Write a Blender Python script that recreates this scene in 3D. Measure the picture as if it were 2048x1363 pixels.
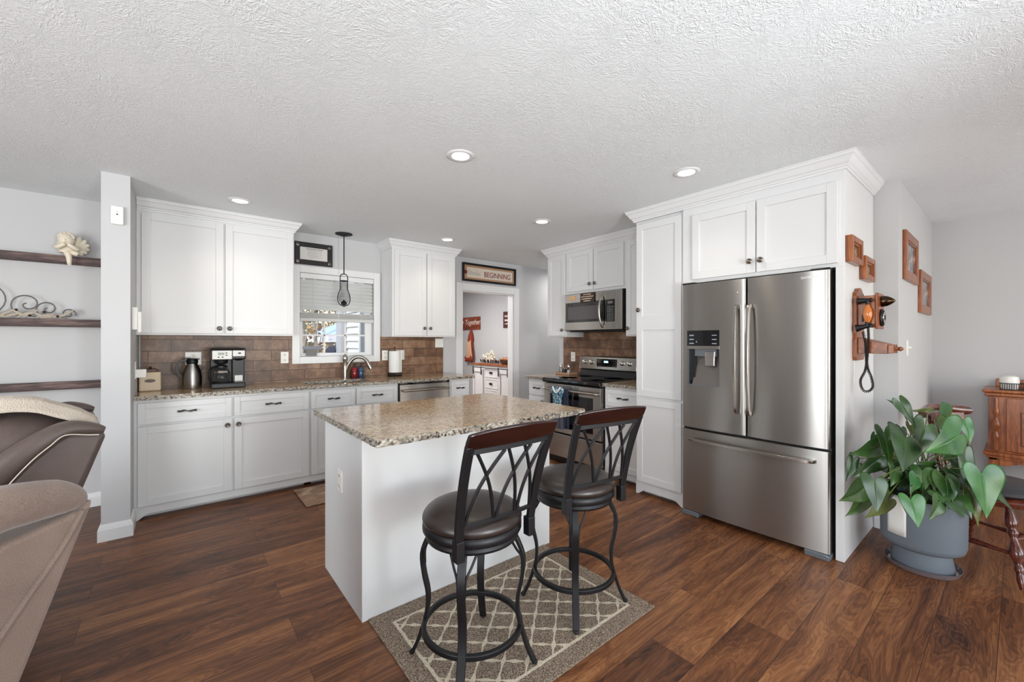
import bpy, math, random
from mathutils import Vector, Matrix
for o in list(bpy.data.objects): bpy.data.objects.remove(o, do_unlink=True)
scene = bpy.context.scene
COL = scene.collection
PI = math.pi

# ------------------------------------------------------------------ camera
cam_d = bpy.data.cameras.new('camera'); cam = bpy.data.objects.new('camera', cam_d); COL.objects.link(cam)
cam_d.sensor_width = 36.0; cam_d.lens = 826.0/2048*36.0; cam_d.clip_start = 0.02; cam_d.clip_end = 200
cam.location = (0, 0, 1.32); cam.rotation_euler = (PI/2, 0, -math.radians(39.1))
cam_d.shift_y = 0.5/2048
scene.camera = cam

# ------------------------------------------------------------------ world, lights, exposure
world = bpy.data.worlds.new('world'); scene.world = world; world.use_nodes = True
wn = world.node_tree; wn.nodes.clear()
wo = wn.nodes.new('ShaderNodeOutputWorld'); wb = wn.nodes.new('ShaderNodeBackground')
sky = wn.nodes.new('ShaderNodeTexSky'); sky.sky_type = 'NISHITA'; sky.sun_disc = False
sky.sun_elevation = math.radians(38); sky.sun_rotation = math.radians(200); sky.air_density = 1.0
wb.inputs['Strength'].default_value = 0.33
wn.links.new(sky.outputs[0], wb.inputs[0]); wn.links.new(wb.outputs[0], wo.inputs[0])
vs = scene.view_settings
vs.view_transform = 'Standard'; vs.look = 'None'; vs.gamma = 1; vs.exposure = 0.22; vs.use_curve_mapping = False

def lamp(name, kind, loc, rot, power, color=(1, 1, 1), size=1.0, size_y=None, spread=None, radius=None, target=None):
    d = bpy.data.lights.new(name, kind); o = bpy.data.objects.new(name, d); COL.objects.link(o)
    o.location = loc; o.rotation_euler = rot; d.energy = power; d.color = color
    if kind == 'AREA':
        d.size = size
        if size_y: d.shape = 'RECTANGLE'; d.size_y = size_y
        if spread: d.spread = spread
    elif radius is not None: d.shadow_soft_size = radius
    if target is not None:
        o.rotation_euler = (Vector(target)-Vector(loc)).to_track_quat('-Z', 'Y').to_euler()
    return o
sun = lamp('sun', 'SUN', (3, 6, 6), (math.radians(52), 0, math.radians(-60)), 3.0, (1.0, .96, .9), radius=0.01)
# unseen area lights added at the rear and left wall openings as fill
lamp('added_fill_rear', 'AREA', (0.3, -3.3, 1.35), (0, 0, 0), 47, (.93, .965, 1.0), 3.0, 2.1, target=(0.6, 0, 1.6))
lamp('added_fill_rear', 'AREA', (3.6, -3.3, 1.35), (0, 0, 0), 42, (.93, .965, 1.0), 2.2, 2.1, target=(3.0, 0, 1.6))
lamp('added_fill_left', 'AREA', (-3.3, -0.45, 1.20), (0, 0, 0), 62, (.93, .97, 1.0), 1.0, 2.0, target=(0, 1.5, .8))
lamp('added_fill_left', 'AREA', (-3.3, 1.05, 1.20), (0, 0, 0), 62, (.93, .97, 1.0), 1.0, 2.0, target=(0, 1.9, .8))  # left fill split in two so the refrigerator steel reflects streaks
# spots without fixtures added behind the camera, aimed up to brighten the ceiling
def ceiling_fill(name, loc, target, power, deg=110):
    o = lamp(name, 'SPOT', loc, (0, 0, 0), power, (.88, .95, 1.0), target=target); o.data.spot_size = math.radians(deg); o.data.spot_blend = 1.0; o.data.shadow_soft_size = .25
ceiling_fill('added_ceiling_fill_living', (-1.0, -1.2, 1.10), (-0.2, 0.6, 2.44), 165)
ceiling_fill('added_ceiling_fill_dining', (4.5, -1.9, 1.10), (4.4, -.4, 2.44), 38)
ceiling_fill('added_ceiling_fill_living', (1.0, -1.9, 1.10), (1.4, 1.7, 2.44), 290, 85)
lamp('added_fill_back_room', 'AREA', (3.1, 6.4, 2.38), (0, 0, 0), 56, (1.0, .98, .96), 1.2)  # area light without a fixture, added to brighten the back room
lamp('added_fill_hall', 'AREA', (4.9, 4.2, 2.38), (0, 0, 0), 11, (1.0, .98, .96), 0.6)  # added area light, no fixture, lifts the hall beyond the range wall

# ------------------------------------------------------------------ material helpers
def new_mat(name):
    m = bpy.data.materials.new(name); m.use_nodes = True
    nt = m.node_tree; b = nt.nodes['Principled BSDF']
    return m, nt, b
def N(nt, t, **kw):
    n = nt.nodes.new(t)
    for k, v in kw.items():
        if k in n.inputs: n.inputs[k].default_value = v
        else: setattr(n, k, v)
    return n
def L(nt, a, b): nt.links.new(a, b)
def srgb(r, g, b):
    f = lambda c: (c/255/12.92) if c/255 <= .04045 else ((c/255+.055)/1.055)**2.4
    return (f(r), f(g), f(b), 1)
def ramp(nt, fac, stops, interp='LINEAR'):
    r = nt.nodes.new('ShaderNodeValToRGB'); r.color_ramp.interpolation = interp
    el = r.color_ramp.elements
    while len(el) > 1: el.remove(el[-1])
    el[0].position, el[0].color = stops[0]
    for p, c in stops[1:]:
        e = el.new(p); e.color = c
    if fac is not None: L(nt, fac, r.inputs[0])
    return r
def tex_coord(nt, scale=(1, 1, 1), rot=(0, 0, 0), loc=(0, 0, 0), out='Object'):
    c = nt.nodes.new('ShaderNodeTexCoord'); mp = nt.nodes.new('ShaderNodeMapping')
    mp.inputs['Scale'].default_value = scale; mp.inputs['Rotation'].default_value = rot; mp.inputs['Location'].default_value = loc
    L(nt, c.outputs[out], mp.inputs[0]); return mp.outputs[0]
def add_bump(nt, b, h, strength=.3, dist=.01):
    bp = nt.nodes.new('ShaderNodeBump'); bp.inputs['Strength'].default_value = strength; bp.inputs['Distance'].default_value = dist
    L(nt, h, bp.inputs['Height']); L(nt, bp.outputs[0], b.inputs['Normal']); return bp
def plain(name, col, rough=.5, metal=0, bump=None, spec=.5, coat=0, var=None):
    m, nt, b = new_mat(name)
    b.inputs['Base Color'].default_value = col; b.inputs['Roughness'].default_value = rough
    b.inputs['Metallic'].default_value = metal; b.inputs['Specular IOR Level'].default_value = spec
    b.inputs['Coat Weight'].default_value = coat
    if bump or var:
        n = N(nt, 'ShaderNodeTexNoise'); n.inputs['Scale'].default_value = (bump or var)[0]; n.inputs['Detail'].default_value = 4
        L(nt, tex_coord(nt), n.inputs['Vector'])
        if bump: add_bump(nt, b, n.outputs[0], bump[1], bump[2] if len(bump) > 2 else .002)
        if var:
            c2 = tuple(c*var[1] for c in col[:3])+(1,)
            r = ramp(nt, n.outputs[0], [(.35, c2), (.65, col)]); L(nt, r.outputs[0], b.inputs['Base Color'])
    return m
def wood(name, dark, mid, light, axis='X', scale=1.0, rough=.35, ring=6.0, coat=0.15):
    m, nt, b = new_mat(name)
    s = {'X': (1.2, 12, 12), 'Y': (12, 1.2, 12), 'Z': (12, 12, 1.2)}[axis]
    s = tuple(v*scale for v in s)
    v = tex_coord(nt, s)
    n = N(nt, 'ShaderNodeTexNoise'); n.inputs['Scale'].default_value = 1.6; n.inputs['Detail'].default_value = 8; n.inputs['Distortion'].default_value = .6
    L(nt, v, n.inputs['Vector'])
    n2 = N(nt, 'ShaderNodeTexNoise'); n2.inputs['Scale'].default_value = ring; n2.inputs['Detail'].default_value = 4
    L(nt, v, n2.inputs['Vector'])
    mx = N(nt, 'ShaderNodeMix', data_type='FLOAT'); mx.inputs[0].default_value = .4
    L(nt, n.outputs[0], mx.inputs[2]); L(nt, n2.outputs[0], mx.inputs[3])
    r = ramp(nt, mx.outputs[0], [(.34, dark), (.5, mid), (.64, light)])
    L(nt, r.outputs[0], b.inputs['Base Color']); b.inputs['Roughness'].default_value = rough; b.inputs['Coat Weight'].default_value = coat
    b.inputs['Coat Roughness'].default_value = .15
    add_bump(nt, b, mx.outputs[0], .15, .002)
    return m
def emis(name, col, s):
    m, nt, b = new_mat(name); b.inputs['Emission Color'].default_value = col; b.inputs['Emission Strength'].default_value = s
    b.inputs['Base Color'].default_value = col; return m

M = {}
M['wall'] = plain('wall_paint', srgb(196, 196, 197), .65, bump=(220, .05), spec=.3)
M['white'] = plain('cabinet_white', srgb(220, 220, 220), .38, spec=.45)
M['trim'] = plain('trim_white', srgb(226, 226, 226), .32, spec=.5)
M['plastic'] = plain('white_plastic', srgb(236, 235, 230), .3)
M['screen_white'] = plain('door_plate_ivory', srgb(226, 222, 205), .35)
M['black'] = plain('black_plastic', srgb(16, 16, 18), .38, spec=.35)
M['blackmatte'] = plain('black_matte', srgb(14, 14, 15), .6)
M['blackglass'] = plain('black_glass', srgb(9, 8, 10), .05, spec=.8)
M['bronze'] = plain('dark_bronze', srgb(62, 55, 50), .35, .7)
M['pewter'] = plain('pewter', srgb(120, 112, 104), .3, .9)
M['iron'] = plain('stool_iron', srgb(25, 25, 28), .42, .3, bump=(120, .08), spec=.5)
M['chrome'] = plain('chrome', srgb(215, 210, 205), .12, 1.0)
M['nickel'] = plain('brushed_nickel', srgb(176, 170, 163), .25, 1.0)
M['brass'] = plain('aged_brass', srgb(140, 112, 70), .25, 1.0)

def steel(name, col, axis, rough=.24, amt=.012):
    m, nt, b = new_mat(name)
    s = {'X': (2, 500, 500), 'Z': (700, 700, 1.5)}[axis]
    v = tex_coord(nt, s)
    n = N(nt, 'ShaderNodeTexNoise'); n.inputs['Scale'].default_value = 1.0; n.inputs['Detail'].default_value = 3
    L(nt, v, n.inputs['Vector'])
    r = ramp(nt, n.outputs[0], [(.3, tuple(c*.96 for c in col[:3])+(1,)), (.7, col)])
    L(nt, r.outputs[0], b.inputs['Base Color']); b.inputs['Metallic'].default_value = 1
    mr = N(nt, 'ShaderNodeMapRange'); mr.inputs['To Min'].default_value = rough-.015; mr.inputs['To Max'].default_value = rough+.025
    L(nt, n.outputs[0], mr.inputs[0]); L(nt, mr.outputs[0], b.inputs['Roughness'])
    b.inputs['Anisotropic'].default_value = .92; b.inputs['Anisotropic Rotation'].default_value = .25
    tg = N(nt, 'ShaderNodeTangent'); tg.direction_type = 'RADIAL'; tg.axis = 'Z'; L(nt, tg.outputs[0], b.inputs['Tangent'])
    add_bump(nt, b, n.outputs[0], amt, .001)
    return m
M['steel'] = steel('fridge_steel', srgb(176, 173, 169), 'Z', .30)
M['steelx'] = steel('range_steel', srgb(188, 184, 179), 'X', .24)
M['steelgrey'] = plain('steel_grey_plastic', srgb(112, 118, 124), .35, .3)

# ceiling: white plaster stomped and brushed in short strokes
def mk_ceiling():
    m, nt, b = new_mat('ceiling_plaster')
    b.inputs['Base Color'].default_value = srgb(238, 242, 243); b.inputs['Roughness'].default_value = .8; b.inputs['Specular IOR Level'].default_value = .2
    v = tex_coord(nt)
    # random stroke direction per stomp cell
    vo = N(nt, 'ShaderNodeTexVoronoi'); vo.inputs['Scale'].default_value = 4.2; L(nt, v, vo.inputs['Vector'])
    sub = N(nt, 'ShaderNodeVectorMath', operation='SUBTRACT'); L(nt, v, sub.inputs[0]); L(nt, vo.outputs['Position'], sub.inputs[1])
    sep = N(nt, 'ShaderNodeSeparateXYZ'); L(nt, sub.outputs[0], sep.inputs[0])
    at = N(nt, 'ShaderNodeMath', operation='ARCTAN2'); L(nt, sep.outputs[1], at.inputs[0]); L(nt, sep.outputs[0], at.inputs[1])
    ln = N(nt, 'ShaderNodeVectorMath', operation='LENGTH'); L(nt, sub.outputs[0], ln.inputs[0])
    a3 = N(nt, 'ShaderNodeMath', operation='MULTIPLY'); a3.inputs[1].default_value = 5.5; L(nt, at.outputs[0], a3.inputs[0])
    l3 = N(nt, 'ShaderNodeMath', operation='MULTIPLY'); l3.inputs[1].default_value = 16; L(nt, ln.outputs[1] if 'Value' in ln.outputs else ln.outputs[0], l3.inputs[0])
    cb = N(nt, 'ShaderNodeCombineXYZ'); L(nt, a3.outputs[0], cb.inputs[0]); L(nt, l3.outputs[0], cb.inputs[1]); L(nt, vo.outputs['Color'], cb.inputs[2])
    n1 = N(nt, 'ShaderNodeTexNoise'); n1.inputs['Scale'].default_value = 1.0; n1.inputs['Detail'].default_value = 3; n1.inputs['Distortion'].default_value = 1.0
    L(nt, cb.outputs[0], n1.inputs['Vector'])
    n2 = N(nt, 'ShaderNodeTexNoise'); n2.inputs['Scale'].default_value = 26; n2.inputs['Detail'].default_value = 4; n2.inputs['Distortion'].default_value = 2.2
    L(nt, v, n2.inputs['Vector'])
    def ridge(o):
        s = N(nt, 'ShaderNodeMath', operation='SUBTRACT'); s.inputs[1].default_value = .5; L(nt, o, s.inputs[0])
        a = N(nt, 'ShaderNodeMath', operation='ABSOLUTE'); L(nt, s.outputs[0], a.inputs[0])
        mr = N(nt, 'ShaderNodeMapRange'); mr.inputs['From Max'].default_value = .09; mr.inputs['To Min'].default_value = 1; mr.inputs['To Max'].default_value = 0
        L(nt, a.outputs[0], mr.inputs[0]); return mr.outputs[0]
    r1 = ridge(n1.outputs[0]); r2 = ridge(n2.outputs[0])
    n3 = N(nt, 'ShaderNodeTexNoise'); n3.inputs['Scale'].default_value = 2.2; n3.inputs['Detail'].default_value = 2; L(nt, v, n3.inputs['Vector'])
    mk = ramp(nt, n3.outputs[0], [(.4, (.45, .45, .45, 1)), (.62, (1, 1, 1, 1))])
    mx = N(nt, 'ShaderNodeMix', data_type='FLOAT'); mx.inputs[0].default_value = .5; L(nt, r1, mx.inputs[2]); L(nt, r2, mx.inputs[3])
    mu = N(nt, 'ShaderNodeMath', operation='MULTIPLY'); L(nt, mx.outputs[0], mu.inputs[0]); L(nt, mk.outputs[0], mu.inputs[1])
    add_bump(nt, b, mu.outputs[0], .42, .006)
    return m
M['ceiling'] = mk_ceiling()

# floor: wide rustic laminate planks running along X
def mk_floor():
    m, nt, b = new_mat('plank_floor')
    v = tex_coord(nt)
    mp = N(nt, 'ShaderNodeMapping'); mp.inputs['Location'].default_value = (.35, -.0605, 0); L(nt, v, mp.inputs[0])
    def brick(c1, c2, mortar):
        br = N(nt, 'ShaderNodeTexBrick'); br.offset = .37; br.offset_frequency = 2; br.squash = 1
        br.inputs['Color1'].default_value = c1; br.inputs['Color2'].default_value = c2; br.inputs['Mortar'].default_value = (0, 0, 0, 1)
        br.inputs['Scale'].default_value = 1; br.inputs['Mortar Size'].default_value = mortar; br.inputs['Mortar Smooth'].default_value = .2
        br.inputs['Brick Width'].default_value = 1.22; br.inputs['Row Height'].default_value = .1945
        L(nt, mp.outputs[0], br.inputs['Vector']); return br
    br = brick((0, 0, 0, 1), (1, 1, 1, 1), .0)
    gap = brick((0, 0, 0, 1), (0, 0, 0, 1), .0012)
    sp = N(nt, 'ShaderNodeSeparateColor'); L(nt, br.outputs[0], sp.inputs[0])
    # shift the grain per plank
    sc = N(nt, 'ShaderNodeVectorMath', operation='SCALE'); sc.inputs['Scale'].default_value = 37.0; L(nt, br.outputs[0], sc.inputs[0])
    ad = N(nt, 'ShaderNodeVectorMath', operation='ADD'); L(nt, v, ad.inputs[0]); L(nt, sc.outputs[0], ad.inputs[1])
    m1 = N(nt, 'ShaderNodeMapping'); m1.inputs['Scale'].default_value = (1.1, 7.5, 1); L(nt, ad.outputs[0], m1.inputs[0])
    n1 = N(nt, 'ShaderNodeTexNoise'); n1.inputs['Scale'].default_value = 1.3; n1.inputs['Detail'].default_value = 5; n1.inputs['Distortion'].default_value = .9; L(nt, m1.outputs[0], n1.inputs['Vector'])
    # cathedral rings: contour lines of the slow noise
    mul = N(nt, 'ShaderNodeMath', operation='MULTIPLY'); mul.inputs[1].default_value = 95; L(nt, n1.outputs[0], mul.inputs[0])
    sn = N(nt, 'ShaderNodeMath', operation='SINE'); L(nt, mul.outputs[0], sn.inputs[0])
    m2 = N(nt, 'ShaderNodeMapping'); m2.inputs['Scale'].default_value = (4, 110, 1); L(nt, ad.outputs[0], m2.inputs[0])
    n2 = N(nt, 'ShaderNodeTexNoise'); n2.inputs['Scale'].default_value = 1.0; n2.inputs['Detail'].default_value = 5; L(nt, m2.outputs[0], n2.inputs['Vector'])
    f1 = N(nt, 'ShaderNodeMath', operation='MULTIPLY_ADD'); f1.inputs[1].default_value = .055; L(nt, sn.outputs[0], f1.inputs[0])
    f0 = N(nt, 'ShaderNodeMath', operation='MULTIPLY_ADD'); f0.inputs[1].default_value = .72; f0.inputs[2].default_value = .14; L(nt, n1.outputs[0], f0.inputs[0]); L(nt, f0.outputs[0], f1.inputs[2])
    f2 = N(nt, 'ShaderNodeMath', operation='MULTIPLY_ADD'); f2.inputs[1].default_value = .30; L(nt, n2.outputs[0], f2.inputs[0]); L(nt, f1.outputs[0], f2.inputs[2])
    f3 = N(nt, 'ShaderNodeMath', operation='MULTIPLY_ADD'); f3.inputs[1].default_value = .16; L(nt, sp.outputs[0], f3.inputs[0]); L(nt, f2.outputs[0], f3.inputs[2])
    r = ramp(nt, f3.outputs[0], [(.46, srgb(50, 30, 21)), (.56, srgb(82, 49, 32)), (.70, srgb(112, 70, 44)), (.84, srgb(142, 93, 58)), (.97, srgb(170, 119, 76))])
    # knots
    m4 = N(nt, 'ShaderNodeMapping'); m4.inputs['Scale'].default_value = (1.5, 3.6, 1); L(nt, ad.outputs[0], m4.inputs[0])
    vk = N(nt, 'ShaderNodeTexVoronoi'); vk.inputs['Scale'].default_value = 1.3; L(nt, m4.outputs[0], vk.inputs['Vector'])
    kr = ramp(nt, vk.outputs['Distance'], [(.03, (.35, .3, .3, 1)), (.11, (1, 1, 1, 1))])
    mk = N(nt, 'ShaderNodeMix', data_type='RGBA', blend_type='MULTIPLY'); mk.inputs[0].default_value = .8
    L(nt, r.outputs[0], mk.inputs[6]); L(nt, kr.outputs[0], mk.inputs[7])
    mx = N(nt, 'ShaderNodeMix', data_type='RGBA'); L(nt, gap.outputs['Fac'], mx.inputs[0]); L(nt, mk.outputs[2], mx.inputs[6]); mx.inputs[7].default_value = srgb(50, 34, 26)
    L(nt, mx.outputs[2], b.inputs['Base Color'])
    b.inputs['Roughness'].default_value = .38; b.inputs['Specular IOR Level'].default_value = .32
    iv = N(nt, 'ShaderNodeMath', operation='MULTIPLY_ADD'); iv.inputs[1].default_value = -1.5; L(nt, gap.outputs['Fac'], iv.inputs[0]); L(nt, n2.outputs[0], iv.inputs[2])
    add_bump(nt, b, iv.outputs[0], .2, .0015)
    return m
M['floor'] = mk_floor()

def mk_granite(name, s=1.0, edge=False):
    m, nt, b = new_mat(name)
    v = tex_coord(nt, (s, s, s))
    vs_ = tex_coord(nt, (s*.45, s*1.6, s))
    n1 = N(nt, 'ShaderNodeTexNoise'); n1.inputs['Scale'].default_value = 85; n1.inputs['Detail'].default_value = 6; n1.inputs['Roughness'].default_value = .75; L(nt, vs_, n1.inputs['Vector'])
    n0 = N(nt, 'ShaderNodeTexNoise'); n0.inputs['Scale'].default_value = 4; n0.inputs['Detail'].default_value = 3; L(nt, vs_, n0.inputs['Vector'])
    ad = N(nt, 'ShaderNodeMath', operation='MULTIPLY_ADD'); ad.inputs[1].default_value = .16; L(nt, n0.outputs[0], ad.inputs[0]); L(nt, n1.outputs[0], ad.inputs[2])
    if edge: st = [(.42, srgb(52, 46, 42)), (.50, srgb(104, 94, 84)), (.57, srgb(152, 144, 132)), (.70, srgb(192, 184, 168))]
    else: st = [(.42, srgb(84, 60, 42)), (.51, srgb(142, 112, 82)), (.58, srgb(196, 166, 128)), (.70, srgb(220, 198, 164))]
    r = ramp(nt, ad.outputs[0], st)
    vo = N(nt, 'ShaderNodeTexVoronoi'); vo.inputs['Scale'].default_value = 170 if not edge else 110; L(nt, v, vo.inputs['Vector'])
    sp = N(nt, 'ShaderNodeSeparateColor'); L(nt, vo.outputs['Color'], sp.inputs[0])
    th = ramp(nt, sp.outputs[0], [(.0, (1, 1, 1, 1)), (.10 if not edge else .2, (1, 1, 1, 1)), (.12 if not edge else .22, (0, 0, 0, 1))])
    cl = ramp(nt, sp.outputs[1], [(.0, srgb(36, 30, 28)), (.45, srgb(92, 62, 44)), (.7, srgb(120, 104, 90)), (.93, srgb(206, 196, 178))], 'CONSTANT')
    mx = N(nt, 'ShaderNodeMix', data_type='RGBA'); L(nt, th.outputs[0], mx.inputs[0]); L(nt, r.outputs[0], mx.inputs[6]); L(nt, cl.outputs[0], mx.inputs[7])
    L(nt, mx.outputs[2], b.inputs['Base Color'])
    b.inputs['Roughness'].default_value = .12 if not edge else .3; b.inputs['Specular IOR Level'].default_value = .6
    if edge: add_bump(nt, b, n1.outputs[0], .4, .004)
    return m
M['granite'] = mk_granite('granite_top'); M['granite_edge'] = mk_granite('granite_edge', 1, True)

def mk_tile():
    m, nt, b = new_mat('backsplash_tile')
    c = N(nt, 'ShaderNodeTexCoord'); sep = N(nt, 'ShaderNodeSeparateXYZ'); L(nt, c.outputs['Object'], sep.inputs[0])
    cb = N(nt, 'ShaderNodeCombineXYZ'); L(nt, sep.outputs[0], cb.inputs[0]); L(nt, sep.outputs[2], cb.inputs[1])
    mp = N(nt, 'ShaderNodeMapping'); mp.inputs['Location'].default_value = (.035, -.0285-.9, 0); L(nt, cb.outputs[0], mp.inputs[0])
    br = N(nt, 'ShaderNodeTexBrick'); br.offset = .5; br.inputs['Scale'].default_value = 1
    br.inputs['Color1'].default_value = (0, 0, 0, 1); br.inputs['Color2'].default_value = (1, 1, 1, 1); br.inputs['Mortar'].default_value = (.5, .5, .5, 1)
    br.inputs['Mortar Size'].default_value = .003; br.inputs['Mortar Smooth'].default_value = .3; br.inputs['Brick Width'].default_value = .305; br.inputs['Row Height'].default_value = .102
    L(nt, mp.outputs[0], br.inputs['Vector'])
    n = N(nt, 'ShaderNodeTexNoise'); n.inputs['Scale'].default_value = 9; n.inputs['Detail'].default_value = 6; n.inputs['Roughness'].default_value = .65; L(nt, c.outputs['Object'], n.inputs['Vector'])
    n2 = N(nt, 'ShaderNodeTexNoise'); n2.inputs['Scale'].default_value = 60; n2.inputs['Detail'].default_value = 5; L(nt, c.outputs['Object'], n2.inputs['Vector'])
    sp = N(nt, 'ShaderNodeSeparateColor'); L(nt, br.outputs[0], sp.inputs[0])
    a = N(nt, 'ShaderNodeMath', operation='MULTIPLY_ADD'); a.inputs[1].default_value = .22; L(nt, sp.outputs[0], a.inputs[0]); L(nt, n.outputs[0], a.inputs[2])
    a2 = N(nt, 'ShaderNodeMath', operation='MULTIPLY_ADD'); a2.inputs[1].default_value = .25; L(nt, n2.outputs[0], a2.inputs[0]); L(nt, a.outputs[0], a2.inputs[2])
    r = ramp(nt, a2.outputs[0], [(.5, srgb(80, 58, 45)), (.68, srgb(112, 82, 62)), (.8, srgb(134, 100, 76)), (.95, srgb(156, 126, 102))])
    mx = N(nt, 'ShaderNodeMix', data_type='RGBA'); L(nt, br.outputs['Fac'], mx.inputs[0]); L(nt, r.outputs[0], mx.inputs[6]); mx.inputs[7].default_value = srgb(62, 46, 38)
    L(nt, mx.outputs[2], b.inputs['Base Color']); b.inputs['Roughness'].default_value = .4
    h = N(nt, 'ShaderNodeMath', operation='MULTIPLY_ADD'); h.inputs[1].default_value = -1; L(nt, br.outputs['Fac'], h.inputs[0]); L(nt, n.outputs[0], h.inputs[2])
    add_bump(nt, b, h.outputs[0], .4, .003)
    return m
M['tile'] = mk_tile()

M['oak'] = wood('oak_orange', srgb(92, 44, 18), srgb(140, 74, 32), srgb(172, 100, 48), 'Z', 2.0, .3)
M['oakx'] = wood('oak_orange_x', srgb(92, 44, 18), srgb(140, 74, 32), srgb(172, 100, 48), 'X', 2.0, .3)
M['cherry'] = wood('cherry_dark', srgb(52, 20, 14), srgb(86, 36, 24), srgb(112, 54, 36), 'X', 2.0, .18, coat=.5)
M['mahog'] = wood('stool_crest', srgb(16, 5, 4), srgb(28, 8, 7), srgb(38, 12, 10), 'X', 1.5, .16, coat=.6)
M['shelf'] = wood('shelf_barnwood', srgb(38, 28, 28), srgb(78, 60, 58), srgb(128, 104, 98), 'X', 1.6, .6, coat=0)
M['glass'], _nt, _b = new_mat('clear_glass')
_b.inputs['Transmission Weight'].default_value = 1; _b.inputs['Roughness'].default_value = 0; _b.inputs['IOR'].default_value = 1.2
M['leather'] = plain('seat_leather', srgb(44, 34, 30), .36, bump=(60, .12), spec=.6)
M['emit_led'] = emis('led_disc', (1, .93, .82, 1), 9)

# ------------------------------------------------------------------ geometry helpers
class G:
    def __init__(s): s.v = []; s.f = []; s.mi = []; s.cur = 0
    def mat(s, i): s.cur = i; return s
    def add(s, vs, fs):
        o = len(s.v); s.v += [tuple(p) for p in vs]; s.f += [tuple(i+o for i in f) for f in fs]; s.mi += [s.cur]*len(fs); return s
    def box(s, x0, x1, y0, y1, z0, z1, mtx=None):
        if x1 < x0: x0, x1 = x1, x0
        if y1 < y0: y0, y1 = y1, y0
        if z1 < z0: z0, z1 = z1, z0
        vs = [Vector(p) for p in ((x0, y0, z0), (x1, y0, z0), (x1, y1, z0), (x0, y1, z0), (x0, y0, z1), (x1, y0, z1), (x1, y1, z1), (x0, y1, z1))]
        if mtx: vs = [mtx @ p for p in vs]
        return s.add(vs, [(0, 3, 2, 1), (4, 5, 6, 7), (0, 1, 5, 4), (1, 2, 6, 5), (2, 3, 7, 6), (3, 0, 4, 7)])
    def tube(s, pts, r, n=10, closed=False, flat=None, side=None):
        """round tube along pts; r number or list; flat=(w,h) makes a rectangular bar"""
        pts = [Vector(p) for p in pts]; k = len(pts)
        rs = r if isinstance(r, (list, tuple)) else [r]*k
        T = []
        for i in range(k):
            a = pts[(i-1) % k] if (closed or i > 0) else pts[i]; c = pts[(i+1) % k] if (closed or i < k-1) else pts[i]
            T.append((c-a).normalized())
        up = Vector((0, 0, 1)) if abs(T[0].z) < .9 else Vector((0, 1, 0))
        nrm = (up - T[0]*up.dot(T[0])).normalized(); vs = []
        for i in range(k):
            if side is not None: nrm = Vector(side)
            nrm = (nrm - T[i]*nrm.dot(T[i])).normalized(); bn = T[i].cross(nrm)
            for j in range(n):
                if flat:
                    cx, cy = [(-1, -1), (1, -1), (1, 1), (-1, 1)][j]
                    vs.append(pts[i] + nrm*cx*flat[0]*.5 + bn*cy*flat[1]*.5)
                else:
                    a = 2*PI*j/n; vs.append(pts[i] + (nrm*math.cos(a)+bn*math.sin(a))*rs[i])
        fs = []
        for i in range(k if closed else k-1):
            for j in range(n):
                fs.append((i*n+j, i*n+(j+1) % n, ((i+1) % k)*n+(j+1) % n, ((i+1) % k)*n+j))
        if not closed: fs += [tuple(reversed(range(n))), tuple((k-1)*n+j for j in range(n))]
        return s.add(vs, fs)
    def bar(s, pts, w, h, closed=False, side=None): return s.tube(pts, 0, 4, closed, (w, h), side)
    def lathe(s, prof, n=24, c=(0, 0, 0), mtx=None, sx=1, sy=1):
        vs = []; k = len(prof)
        for r, z in prof:
            for j in range(n):
                a = 2*PI*j/n; p = Vector((r*math.cos(a)*sx, r*math.sin(a)*sy, z))
                if mtx: p = mtx @ p
                vs.append(p+Vector(c))
        fs = [(i*n+j, i*n+(j+1) % n, (i+1)*n+(j+1) % n, (i+1)*n+j) for i in range(k-1) for j in range(n)]
        if prof[0][0] > 1e-5: fs.append(tuple(reversed(range(n))))
        if prof[-1][0] > 1e-5: fs.append(tuple((k-1)*n+j for j in range(n)))
        return s.add(vs, fs)
    def cyl(s, c, r, h, n=24): return s.lathe([(r, 0), (r, h)], n, c)
    def prism(s, poly, a, b, axis='y'):
        """poly in (x,z) extruded along y a..b (or axis x: poly (y,z); axis z: poly (x,y))"""
        def P(p, t): return {'y': (p[0], t, p[1]), 'x': (t, p[0], p[1]), 'z': (p[0], p[1], t)}[axis]
        n = len(poly); vs = [P(p, a) for p in poly]+[P(p, b) for p in poly]
        return s.add(vs, [tuple(range(n)), tuple(reversed(range(n, 2*n)))]+[(i, (i+1) % n, n+(i+1) % n, n+i) for i in range(n)])
    def sweep(s, prof, path, closed_prof=True):
        """profile of (out,z) swept along an xy path; out is to the right of the travel direction"""
        k = len(path); vs = []; n = len(prof)
        for i in range(k):
            p = Vector(path[i]+(0,)) if len(path[i]) == 2 else Vector(path[i])
            d0 = (Vector(path[i])-Vector(path[i-1])).normalized() if i > 0 else None
            d1 = (Vector(path[i+1])-Vector(path[i])).normalized() if i < k-1 else None
            if d0 is None: d0 = d1
            if d1 is None: d1 = d0
            n0 = Vector((d0[1], -d0[0])); n1 = Vector((d1[1], -d1[0])); b = (n0+n1).normalized(); m = 1/max(.3, b.dot(n0))
            for o, z in prof: vs.append((p.x+b.x*m*o, p.y+b.y*m*o, z))
        fs = [(i*n+j, i*n+(j+1) % n, (i+1)*n+(j+1) % n, (i+1)*n+j) for i in range(k-1) for j in range(n)]
        fs += [tuple(range(n)), tuple(reversed([(k-1)*n+j for j in range(n)]))]
        return s.add(vs, fs)
    def ball(s, c, r, n=16, sx=1, sy=1, sz=1, mtx=None):
        k = n//2; prof = [(max(1e-6, r*math.sin(PI*i/k)), -r*math.cos(PI*i/k)*sz) for i in range(k+1)]
        return s.lathe(prof, n, c, mtx, sx, sy)

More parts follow.
